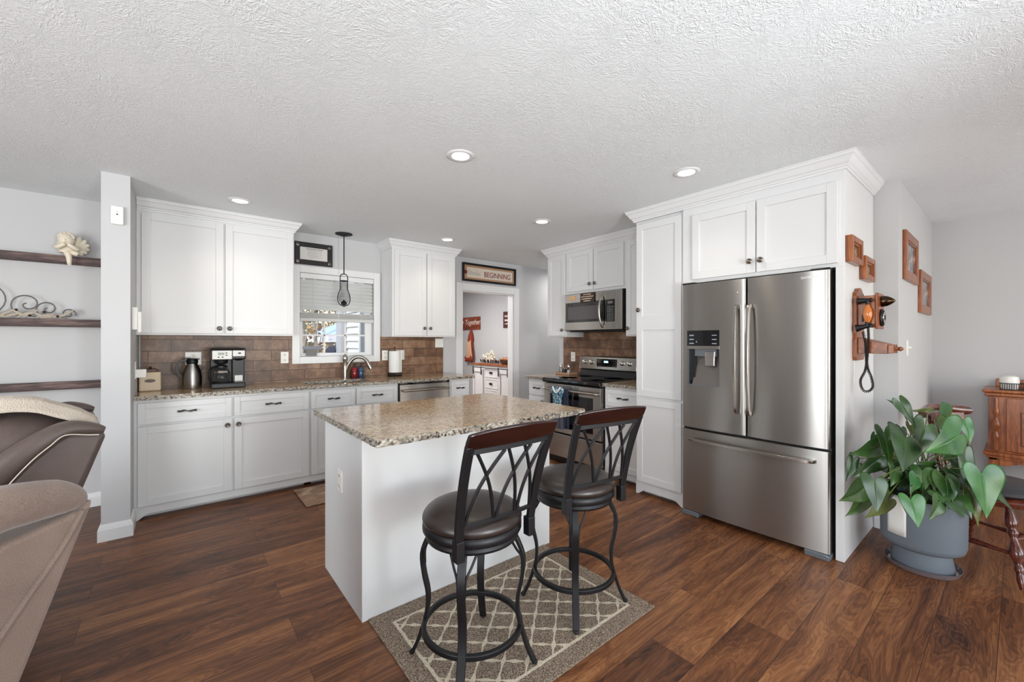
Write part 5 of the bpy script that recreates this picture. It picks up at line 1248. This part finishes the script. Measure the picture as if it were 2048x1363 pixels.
LEAVES = [
(3.222,0.216,0.826,3.004,0.29,0.745,0.272,-0.221,-0.937,0.193),
(3.293,0.133,0.622,3.238,0.1,0.409,0.772,-0.627,-0.103,0.2),
(3.196,0.431,0.968,3.205,0.359,0.83,0.727,-0.591,0.35,0.072),
(3.206,0.436,0.947,3.228,0.495,0.986,-0.684,0.556,-0.472,0.025),
(3.037,0.393,0.797,2.876,0.369,0.656,0.612,-0.497,-0.615,0.213),
(3.026,0.505,0.731,2.85,0.583,0.701,0.125,-0.101,-0.987,0.103),
(3.578,0.313,0.877,3.804,0.259,0.8,0.268,-0.218,0.938,0.153),
(2.924,0.356,0.504,2.878,0.316,0.387,0.773,-0.628,-0.084,0.13),
(2.779,0.473,0.599,2.704,0.444,0.467,0.742,-0.603,-0.291,0.139),
(2.864,0.533,0.538,2.75,0.6,0.463,0.388,-0.315,-0.866,0.136),
(2.984,0.603,0.646,2.898,0.608,0.538,0.653,-0.53,-0.541,0.072),
(2.929,0.545,0.451,2.771,0.583,0.385,0.318,-0.258,-0.912,0.097),
(2.933,0.451,0.478,2.796,0.498,0.394,0.407,-0.331,-0.851,0.108),
(3.029,0.477,0.811,2.957,0.432,0.644,0.766,-0.623,-0.16,0.098),
(3.112,0.512,0.658,2.931,0.582,0.557,0.371,-0.302,-0.878,0.116),
(3.085,0.276,0.48,2.981,0.283,0.409,0.498,-0.405,-0.767,0.093),
(3.142,0.217,0.475,3.114,0.176,0.424,0.774,-0.629,0.078,0.083),
(3.146,0.279,0.511,3.111,0.23,0.466,0.773,-0.628,0.084,0.099),
(3.206,0.229,0.57,3.154,0.207,0.508,0.712,-0.579,-0.398,0.061),
(3.192,0.305,0.56,3.136,0.286,0.522,0.601,-0.488,-0.633,0.053),
(3.124,0.36,0.574,3.037,0.366,0.505,0.539,-0.438,-0.72,0.083),
(3.335,0.318,0.617,3.206,0.358,0.644,-0.158,0.129,-0.979,0.05),
(3.364,0.295,0.608,3.222,0.216,0.545,0.558,-0.453,-0.695,0.072),
(3.481,0.264,0.661,3.494,0.189,0.603,0.552,-0.449,0.703,0.069),
(3.282,0.168,0.505,3.24,0.125,0.355,0.776,-0.63,-0.036,0.081),
(3.103,0.442,0.604,3.011,0.439,0.531,0.562,-0.457,-0.689,0.089),
(3.174,0.41,0.55,3.121,0.428,0.496,0.562,-0.457,-0.69,0.062),
(3.181,0.327,0.515,3.079,0.332,0.469,0.378,-0.307,-0.873,0.074),
(3.464,0.342,0.913,3.295,0.415,0.913,-0.002,0.002,-1,0.026),
(3.444,0.423,0.807,3.386,0.405,0.756,0.654,-0.531,-0.538,0.066),
(3.476,0.204,0.859,3.442,0.167,0.745,0.776,-0.63,-0.026,0.086),
(3.283,0.348,0.826,3.124,0.374,0.644,0.615,-0.5,-0.609,0.143),
(3.38,0.217,0.595,3.282,0.168,0.536,0.614,-0.499,-0.612,0.07),
(3.172,0.54,0.769,3.129,0.549,0.72,0.608,-0.494,-0.621,0.044),
(3.402,0.199,0.67,3.313,0.142,0.401,0.77,-0.626,-0.122,0.103),
(3.374,0.35,0.543,3.356,0.301,0.492,0.735,-0.597,0.32,0.088),
(3.336,0.446,0.647,3.207,0.486,0.514,0.565,-0.459,-0.685,0.11),
(3.259,0.379,0.483,3.178,0.317,0.445,0.656,-0.533,-0.533,0.077),
(3.222,0.474,0.475,3.037,0.496,0.444,0.148,-0.12,-0.982,0.098),
(3.394,0.27,0.54,3.336,0.253,0.482,0.673,-0.547,-0.498,0.067),
(3.336,0.446,0.803,3.287,0.421,0.74,0.731,-0.594,-0.337,0.07),
(3.078,0.591,0.573,3.079,0.539,0.556,0.339,-0.276,0.899,0.078),
(3.534,0.285,0.677,3.527,0.227,0.651,0.499,-0.406,0.765,0.06),
(3.421,0.377,0.547,3.298,0.412,0.524,0.151,-0.123,-0.981,0.07)]
def leaf(A, T, ac, W, mat_, fold=.12, droop=.14, seed=0):
    A = Vector(A); T = Vector(T); ln = (T-A).length; u = (T-A)/ln; v = Vector(ac); v = (v-u*v.dot(u)).normalized(); nrm = u.cross(v)
    camv = Vector((0, 0, 1.32))-A
    if nrm.dot(camv) < 0: nrm = -nrm
    rr = random.Random(seed); ph = rr.uniform(0, 6)
    # half outline from the sinus round the lobe to the tip (along, across)
    O = [(0, 0), (-.12, .06), (-.24, .18), (-.27, .34), (-.20, .46), (-.06, .52), (.12, .51), (.29, .44), (.48, .32), (.67, .19), (.84, .085), (1, 0)]
    mids = [0, .0, .02, .05, .10, .18, .28, .40, .55, .72, .87, 1]
    n = 5; g = G(); vs = []; uv = []; fs = []
    for sd in (1, -1):
        base_i = len(vs)
        for k, (a, c) in enumerate(O):
            for j in range(n+1):
                s = j/n; x = mids[k]*(1-s)+a*s; y = c*s*sd
                X = x*ln; Yw = y*W
                h = -fold*abs(Yw)*.0+fold*abs(Yw)*(1-.9*abs(y))-droop*ln*(max(0, x)**2)*.35+.012*math.sin(x*7+ph+sd)*abs(y)*2*ln/.15*.5
                p = A+u*X+v*Yw+nrm*(h+droop*ln*.12)
                vs.append(p-Vector((PX, PY, .0055))); uv.append((y*2, x))
        for k in range(len(O)-1):
            for j in range(n):
                fs.append((base_i+k*(n+1)+j, base_i+k*(n+1)+j+1, base_i+(k+1)*(n+1)+j+1, base_i+(k+1)*(n+1)+j))
    g.add(vs, fs); o = obj('leaf', g, mat_, t, True, subd=1)
    ul = o.data.uv_layers.new(name='UVMap')
    for lp in o.data.loops: ul.data[lp.index].uv = uv[lp.vertex_index] if lp.vertex_index < len(uv) else (0, 0)
    md = o.modifiers.new('s', 'SOLIDIFY'); md.thickness = .0012
    # petiole from the soil to the sinus
    B = Vector((PX+rr.uniform(-.05, .05), PY+rr.uniform(-.05, .05), .385)); mid = (B+A)/2+Vector((0, 0, .06+.25*(A-B).length*.4))
    P = smooth_path([B, B*.6+mid*.4+Vector((0, 0, .03)), mid, A*.7+mid*.3+Vector((0, 0, .01)), A], 4)
    obj('petiole', G().tube([p-Vector((PX, PY, .0055)) for p in P], .0028, 6), ST, o, True)
    return o
bright = {0, 1, 6, 20, 30, 7}; olive = {12, 28, 22, 24, 29, 36}
for i, q in enumerate(LEAVES):
    mm_ = LM[2] if i in bright else LM[3] if i in olive else LM[i % 2]
    leaf(q[0:3], q[3:6], q[6:9], q[9]*1.06, mm_, seed=i, droop=.25 if i % 3 else .5, fold=.18 if i % 4 else -.1)

rr = random.Random(77)
for i in range(26):          # inner leaves
    a = rr.uniform(0, 2*PI); el = rr.uniform(.0, .75); R0 = rr.uniform(.10, .24)
    d = Vector((math.cos(a)*math.cos(el), math.sin(a)*math.cos(el), math.sin(el)*1.3)); A = Vector((PX-.03, PY-.01, .47))+d*R0
    T = A+Vector((d.x*.10, d.y*.10, rr.uniform(-.13, .02)))+Vector((rr.uniform(-.03, .03), rr.uniform(-.03, .03), 0))
    ac = (T-A).cross(Vector((-.6, -.6, .6))+d*.5).normalized()
    leaf(A, T, ac, rr.uniform(.08, .14), LM[i % 2], seed=200+i, droop=.4)

# ------------------------------------------------------------------ turned wooden armless chair behind the plant
CH = M['cherry']
t = thing('dining_chair', 'dark cherry spindle back chair with a black seat pad, partly hidden behind the plant', 'chair', (3.74, .105, .0), math.radians(-22))
# local: back towards +y
obj('seat', G().lathe([(.0001, .40), (.20, .40), (.235, .415), (.24, .435), (.22, .45), (.0001, .445)], 40, (0, 0, 0), None, 1, .95), CH, t, True)
obj('seat_pad', G().lathe([(.0001, .452), (.20, .452), (.225, .468), (.225, .485), (.20, .502), (.0001, .506)], 40, (0, 0, 0), None, 1, .92), plain('pad_black', srgb(44, 44, 48), .5), t, True)
def turned(p0, p1, r, prof):
    p0 = Vector(p0); p1 = Vector(p1); n = 40; P = [p0.lerp(p1, i/n) for i in range(n+1)]
    R = []
    for i in range(n+1):
        f = i/n*(len(prof)-1); a = min(int(f), len(prof)-2); R.append(r*(prof[a]+(prof[a+1]-prof[a])*(f-a)))
    return G().tube(P, R, 14)
TP = [.6, .7, .9, 1.1, 1.25, 1.2, .7, 1.15, .7, .75, 1.0, 1.3, 1.45, 1.3, .9, .65, 1.0, .7, .8, .85, .7, .55]
feet = []
for x in (-1, 1):
    for y in (-1, 1):
        a = (x*.13, y*.12, .41); b_ = (x*.225, y*.215, .012); feet.append((Vector(a), Vector(b_)))
        obj('leg', turned(a, b_, .021, TP), CH, t, True)
SP = [.6, .7, .8, 1.0, 1.2, 1.0, .8, .7, .6]
def on(k, f): return feet[k][0].lerp(feet[k][1], f)
for a, b_, f in ((0, 1, .60), (2, 3, .60), (0, 2, .42), (1, 3, .72), (0, 2, .68)):
    obj('stretcher', turned(on(a, f), on(b_, f), .014, SP), CH, t, True)
# crest rail, curved with rolled ends
P = []; R = []
for i in range(25):
    u = -1+i/12; P.append((u*.215, .275-.065*u*u, .880+.012*math.cos(u*PI)))
    R.append(1)
g = G(); vs = []; K = 12
for i, p in enumerate(P):
    u = -1+i/12; hgt = .022+.012*abs(u)**2-.03*max(0, abs(u)-.9)*3; dep = .016+.012*abs(u)
    for k in range(K):
        a = 2*PI*k/K; vs.append((p[0], p[1]+dep*math.cos(a), p[2]+hgt*math.sin(a)))
g.add(vs, [(i*K+k, i*K+(k+1) % K, (i+1)*K+(k+1) % K, (i+1)*K+k) for i in range(24) for k in range(K)]+[tuple(range(K)), tuple(reversed(range(24*K, 25*K)))])
obj('crest_rail', g, CH, t, True)
g = G(); obj('lower_crest', G().bar([(u/10*.17, .255-.05*(u/10)**2, .835) for u in range(-10, 11)], .05, .014), CH, t, 'auto', bevel=.004)
for i in range(7):
    u = -1+i/3; obj('spindle', turned((u*.15, .19-.05*u*u, .43), (u*.17, .258-.05*u*u, .83), .010, SP), CH, t, True)

# ------------------------------------------------------------------ oak washstand style cabinet at the right edge
t = thing('oak_cabinet', 'carved oak cabinet on legs against the right wall, with turned corner columns', 'cabinet', (5.13, .185, 0), RZ)
# local: x -> world -y ; front y=0
Wd, Dp = .92, .42
CB = M['oak']
obj('carcass', G().box(.02, Wd-.02, .01, Dp, .36, .875), CB, t, bevel=.003)
obj('top', G().box(-.012, Wd+.012, -.015, Dp+.01, .905, .930).box(.0, Wd, -.003, Dp, .875, .905), CB, t, bevel=.010, seg=3)
obj('bottom_moulding', G().box(-.006, Wd+.006, -.010, Dp, .395, .425).box(.008, Wd-.008, 0, Dp, .425, .44).box(.008, Wd-.008, 0, Dp, .375, .395), CB, t, bevel=.006)
dd = obj('door', G().box(.115, Wd-.115, -.006, .012, .445, .865), CB, t, bevel=.004)
carve = plain('carved_groove', srgb(70, 34, 16), .6)
g = G()
def gp(pts): g.tube([(x, -.0065, z) for x, z in pts], .0035, 6)
gp([(.19, .50), (.19, .76), (.21, .76), (.23, .80), (.30, .80), (.33, .82), (.59, .82), (.62, .80), (.69, .80), (.71, .76), (.73, .76), (.73, .50), (.19, .50)])
for (cx_, cz_, r_, a0, a1) in ((.27, .745, .035, 60, 300), (.27, .655, .03, 30, 250), (.35, .69, .045, 100, 330), (.30, .58, .035, 0, 260), (.46, .66, .07, 0, 360), (.57, .69, .045, 210, 80), (.65, .745, .035, -120, 120), (.62, .58, .035, -80, 180)):
    gp([(cx_+r_*math.cos(math.radians(a0+(a1-a0)*i/12)), cz_+r_*math.sin(math.radians(a0+(a1-a0)*i/12))) for i in range(13)])
obj('carving', g, carve, dd, True)
for x in (.062, Wd-.062): obj('turned_column', G().lathe([(.010, 0), (.012, .03), (.009, .06), (.016, .09), (.020, .115), (.012, .14), (.010, .15), (.022, .18), (.026, .205), (.022, .23), (.010, .255), (.012, .27), (.020, .30), (.014, .335), (.010, .345), (.012, .40), (.008, .42)], 20, (x, -.004, .445)), CB, t, True)
for x in (.02, Wd-.07):
    for y in (.01, Dp-.05): obj('leg', G().box(x, x+.05, y, y+.05, 0, .38), CB, t, bevel=.004)
apr = [(.07, .378), (Wd-.07, .378)]+[(Wd-.07-(Wd-.14)*i/20, .32+.03*math.sin(i/20*PI*4+.5)**2) for i in range(21)]
obj('scalloped_apron', G().prism(apr, .012, .03, 'y'), CB, t)
obj('gallery_back', G().prism([(.05, .93), (Wd-.05, .93), (Wd-.05, .99), (Wd*.6, 1.0), (Wd*.5, 1.03), (Wd*.4, 1.0), (.09, .99), (.06, 1.0), (.05, .99)], Dp-.03, Dp-.01, 'y'), CB, t, bevel=.005)
t = thing('wire_basket', 'small black wire basket on top of the oak cabinet', 'basket', (5.22, .055, .9315), 0)
g = G()
for z in (.002, .05):
    g.tube([(-.06, -.09, z), (.06, -.09, z), (.06, .05, z), (-.06, .05, z)], .003, 6, True)
for i in range(12):
    y = -.085+.012*i; g.tube([(-.06, y, 0), (-.06, y, .05)], .0022, 5)
obj('wire', g, M['blackmatte'], t, True)
t = thing('white_speaker', 'small round white speaker sitting in the black wire basket', 'speaker', (5.22, .055-.0, .934))
obj('shell', G().lathe([(.0001, 0), (.042, 0), (.050, .02), (.054, .07), (.048, .10), (.03, .108), (.0001, .11)], 32), M['plastic'], t, True)

# ------------------------------------------------------------------ back room: white sideboard with wooden top, signs, hanging tassel
t = thing('sideboard', 'white sideboard with wooden top and black door rail in the room beyond', 'sideboard', (4.44, 6.62, 0), RZ)
SL = 1.75
WS = plain('sideboard_white', srgb(214, 212, 212), .5)
obj('body', G().box(0, SL, .0, .44, .06, .875), WS, t, bevel=.003)
obj('wood_top', G().box(-.03, SL+.03, -.03, .455, .875, .905), M['oak'], t, bevel=.003)
for x0 in (.36,):
    for k in range(3):
        z = .66-.20*k; d_ = obj('drawer', shaker(G(), x0, x0+.42, z, z+.185, t=.016, fr=.03), WS, t, bevel=.002)
        obj('handle', G().box(x0+.17, x0+.25, -.03, -.015, z+.07, z+.105), M['blackmatte'], d_, bevel=.002)
rl = obj('door_rail', G().box(.02, SL-.02, -.045, -.037, .825, .838), M['blackmatte'], t)
for x in (.03, .29, .82, 1.08, 1.35, 1.62): obj('rail_strap', G().box(x, x+.022, -.052, -.046, .70, .85), M['blackmatte'], rl)
for x0 in (.0, .80, 1.32): obj('sliding_door', shaker(G(), x0+.01, x0+.335, .10, .80, t=.034, fr=.05), WS, t, bevel=.002)
def wall_sign(label, y, z, w, h, bg, txt, size, dx=0):
    t = thing('wooden_sign', label, 'sign', (4.898, y, z), RZ)
    obj('board', G().box(-w/2, w/2, -.022, -.0, 0, h), bg, t, bevel=.003)
    text('lettering', txt, size, (dx, -.0226, h*.58), plain('sign_white', srgb(236, 226, 214), .6), t, shear=.25)
    return t
RW_ = wood('sign_redwood', srgb(70, 24, 14), srgb(122, 50, 24), srgb(164, 78, 40), 'X', 1.2, .5)
wall_sign('reddish brown wooden sign with white script on the back room wall, left in the doorway', 7.52, 1.565, .92, .27, RW_, 'Better Together.', .155, -.02)
wall_sign('dark maroon wooden sign with white lettering on the back room wall, right in the doorway', 6.02, 1.575, .50, .31, plain('sign_maroon', srgb(74, 24, 20), .6), '', .1)
t = bpy.data.objects['wooden_sign.001']
g = G(); rr = random.Random(21)
for zz in (.22, .14, .08):
    x = -.2
    while x < .2: q = rr.uniform(.02, .05); g.box(x, x+q, -.0232, -.0222, zz-.012, zz+rr.uniform(.0, .03)); x += q+.012
obj('strokes', g, plain('sign_white_strokes', srgb(236, 226, 214), .6), t)
t = thing('hanging_tassel', 'rust and cream cord tassel hanging below the left sign in the back room', 'wall hanging', (4.86, 7.36, .94), RZ)
RU = plain('rust_cord', srgb(136, 52, 30), .8); CRM = plain('cream_cord', srgb(204, 160, 128), .8)
g = G(); rr = random.Random(9); g.lathe([(.02, .62), (.06, .50), (.075, .40), (.06, .36)], 12)
for k in range(14): 
    u = -1+k/6.5; g.tube([(u*.05, -.02*(k % 3), .40), (u*.10, -.02*(k % 3), .20), (u*.13, -.02*(k % 2), .03)], .009, 6)
obj('rust_strands', g, RU, t, True)
g = G()
for k in range(7): u = -1+k/3; g.tube([(u*.05, -.05, .40), (u*.08, -.055, .22), (u*.11, -.05, .03)], .012, 6)
obj('cream_strands', g, CRM, t, True)
g = G()
for k in range(16): g.ball((rr.uniform(-.17, .14), rr.uniform(-.06, 0), rr.uniform(-.04, .06)), .035, 8)
obj('berry_cluster', g, RU, t, True)
t = thing('paper_bouquet', 'cream openwork bouquet ornament on the sideboard in the back room', 'ornament', (4.66, 6.42, .9055), RZ)
g = G(); rr = random.Random(14)
for k in range(60):
    a = rr.uniform(0, PI); r_ = rr.uniform(.02, .17); g.ball((r_*math.cos(a)*1.1, rr.uniform(-.04, .04), .06+r_*math.sin(a)), .024, 6, sy=.5)
obj('petals', g, CE, t, True)
g = G()
for k in range(12): g.tube([(-.22+.05*k, -.03, .0+.01), (-.20+.05*k+rr.uniform(-.03, .03), -.06, .06)], .012, 6)
obj('twig_base', g, plain('twig', srgb(52, 24, 16), .7), t, True)
t = thing('bread_basket', 'oval wicker basket with copper coloured contents on the sideboard', 'basket', (4.66, 5.83, .9055), RZ)
obj('basket', G().lathe([(.0001, 0), (.13, 0), (.17, .03), (.18, .08), (.17, .08), (.12, .01)], 28, (0, 0, 0), None, 1.2, .7), plain('wicker_dark', srgb(72, 40, 26), .7, bump=(50, .6)), t, True)
g = G()
for k in range(7): g.ball((-.14+.045*k, rr.uniform(-.03, .03), .085), .038, 10)
obj('contents', g, plain('copper_tan', srgb(196, 128, 90), .35, .3), t, True)
t = thing('bottle', 'slim black bottle at the right edge of the doorway, on the sideboard', 'bottle', (4.60, 5.55, .9055))
obj('bottle', G().lathe([(.0001, 0), (.04, 0), (.04, .20), (.03, .26), (.012, .31), (.0001, .33)], 16), M['black'], t, True)

# ------------------------------------------------------------------ outdoors through the kitchen window
gm, nt, b = new_mat('leaf_litter'); n = N(nt, 'ShaderNodeTexNoise'); n.inputs['Scale'].default_value = 9; n.inputs['Detail'].default_value = 6; L(nt, tex_coord(nt), n.inputs['Vector'])
r = ramp(nt, n.outputs[0], [(.4, srgb(96, 78, 60)), (.6, srgb(190, 170, 146))]); L(nt, r.outputs[0], b.inputs['Base Color']); b.inputs['Roughness'].default_value = .95
g = G().box(-30, 1.85, 4.81, 45, -.5, -.4); o = obj('ground', g, gm); o['kind'] = 'structure'
# siding wing of the house right of the window
g = G()
for k in range(26): g.prism([(5.4, -.4+k*.115), (7.9, -.4+k*.115), (7.9, -.4+k*.115+.115), (5.4, -.4+k*.115+.115)], 1.80, 1.86, 'x') if False else g.add([(2.20, 4.82, -.4+k*.115), (2.20, 7.1, -.4+k*.115), (2.225, 7.1, -.285+k*.115), (2.225, 4.82, -.285+k*.115), (2.30, 4.82, -.4+k*.115), (2.30, 7.1, -.4+k*.115), (2.30, 7.1, -.285+k*.115), (2.30, 4.82, -.285+k*.115)], [(0, 1, 2, 3), (4, 7, 6, 5), (0, 3, 7, 4), (1, 5, 6, 2), (0, 4, 5, 1), (3, 2, 6, 7)])
obj('siding_wall', g, plain('vinyl_siding', srgb(226, 226, 224), .5)); bpy.data.objects['siding_wall']['kind'] = 'structure'; bpy.data.objects['siding_wall'].name = 'wall_outside'
t = thing('house_window', 'grey screened window in the white siding outside the kitchen window', 'window', (2.199, 6.02, .9), -PI/2)
obj('frame', frame_box(G(), .80, 1.1, .05, .03), M['trim'], t); obj('screen', G().box(-.36, .36, -.012, -.004, .04, 1.06), plain('screen_grey', srgb(120, 122, 126), .6), t)
t = thing('corner_board', 'grey white corner board at the end of the siding outside the kitchen window', 'post', (2.22, 7.26, -.4)); obj('post', G().box(-.10, .08, -.10, .13, 0, 2.9), plain('post_grey', srgb(176, 178, 182), .6), t, bevel=.01)  # corner board closing the end of the siding wing
# deck railing
t = thing('deck_railing', 'grey deck railing beyond the kitchen window', 'railing', (-.6, 8.2, -.4))
DG = plain('deck_grey', srgb(120, 122, 132), .7)
obj('rail', G().box(-3.5, 2.7, -.04, .04, 1.57, 1.63).box(-3.5, 2.7, -.03, .03, 1.1, 1.15), DG, t)
for x in (-2.6, -1.2, .2, 1.6): obj('post', G().box(x-.05, x+.05, -.05, .05, 0, 1.60), DG, t)
t = thing('patio_canopy', 'pale blue patio canopy beyond the deck railing', 'canopy', (3.0, 11.5, -.4))
CNP = plain('canopy_blue', srgb(186, 208, 236), .7)
g = G().add([(-.25, -1.3, 1.86), (3.6, -1.3, 1.86), (3.6, 1.6, 1.86), (-.25, 1.6, 1.86), (1.7, .1, 2.7)], [(0, 1, 4), (1, 2, 4), (2, 3, 4), (3, 0, 4)]); obj('top', g, CNP, t)
obj('valance', G().box(-.25, 3.6, -1.32, -1.29, 1.70, 1.86).box(-.27, -.24, -1.3, 1.6, 1.70, 1.86), plain('canopy_white', srgb(236, 238, 242), .7), t)
for x in (-.15, 3.5): obj('leg', G().box(x-.03, x+.03, -1.28, -1.22, 0, 1.7), DG, t)
t = thing('patio_chair', 'dark blue round-backed patio chair outside on the deck', 'chair', (2.78, 9.9, -.4), math.radians(-10))
DB = plain('navy', srgb(34, 46, 84), .6)
obj('back', G().lathe([(.0001, 0), (.15, .0), (.16, .03), (.0001, .04)], 28, (0, .1, 1.46), ROT), DB, t, True); obj('seat', G().box(-.2, .2, -.3, .1, 1.0, 1.06), DB, t, bevel=.02)
for x in (-.18, .18):
    for y in (-.28, .08): obj('leg', G().box(x-.015, x+.015, y-.015, y+.015, 0, 1.4 if y > 0 else 1.0), DB, t)
# bare autumn trees
BK2 = plain('bark_pale', srgb(176, 164, 150), .9, var=(6, .6)); 
FO = [plain('foliage_gold', srgb(196, 160, 96), .9, var=(20, .6)), plain('foliage_rust', srgb(170, 128, 88), .9, var=(20, .6)), plain('foliage_sage', srgb(140, 146, 104), .9, var=(20, .6))]
rr = random.Random(42)
labs = ['pale birch trunk tree with gold leaves seen through the left of the kitchen window', 'slim pale tree behind the deck railing, second from left in the kitchen window', 'sage green leafed tree behind the deck railing in the middle of the kitchen window', 'gold leafed tree above the patio canopy in the kitchen window', 'rusty leafed tree behind the patio canopy', 'tall sage leafed tree farthest behind the deck railing', 'slim gold leafed tree between the railing and the canopy']
for k, (x, y) in enumerate(((2.05, 9.5), (2.5, 10.4), (2.7, 14.3), (4.45, 14.5), (3.5, 16.4), (5.3, 16.6), (6.2, 14.6))):
    cr = .22 if k < 2 else .84
    t = thing('tree', labs[k], 'tree', (x, y, -.4), 0, 'trees outside the kitchen window')
    g = G().tube(smooth_path([(0, 0, 0), (.05, .03, 1.5), (-.06, 0, 3), (.08, .05, 5), (0, 0, 7)], 4), [(.05 if k < 2 else .10)-(.002 if k < 2 else .005)*i for i in range(17)], 8); tr = obj('trunk', g, BK2, t, True)
    g = G()
    for q in range(10):
        z = rr.uniform(1.0, 5.5); a = rr.uniform(0, 2*PI); ln_ = cr*rr.uniform(.5, .95); g.tube([(0, 0, z), (ln_*.5*math.cos(a), ln_*.5*math.sin(a), z+.3), (ln_*math.cos(a), ln_*math.sin(a), z+.75)], [.035, .02, .008], 6)
    obj('branches', g, BK2, t, True)
    g = G()
    for q in range(260 if k < 2 else 2200):
        a = rr.uniform(0, 2*PI); r_ = cr*math.sqrt(rr.random()); z = rr.uniform(.5, 5.5); c = Vector((r_*math.cos(a), r_*math.sin(a), z)); n1 = Vector((rr.uniform(-1, 1), rr.uniform(-1, 1), rr.uniform(-1, 1))).normalized(); n2 = n1.orthogonal().normalized()*.05; n3 = n1.cross(n2.normalized())*.05
        g.add([c-n2, c-n3, c+n2, c+n3], [(0, 1, 2, 3)])
    obj('leaves', g, FO[k % 3], t)
hb = thing('hedge', 'low tangled brown shrub row at the edge of the yard', 'shrubs', (2.5, 19, -.4))
g = G()
for q in range(5000):
    c = Vector((rr.uniform(-6, 8), rr.uniform(-.8, .8), rr.uniform(0, 2.4))); n1 = Vector((rr.uniform(-1, 1), rr.uniform(-1, 1), rr.uniform(-1, 1))).normalized(); n2 = n1.orthogonal().normalized()*.07; n3 = n1.cross(n2.normalized())*.07
    g.add([c-n2, c-n3, c+n2, c+n3], [(0, 1, 2, 3)])
obj('leaves', g, FO[1], hb)
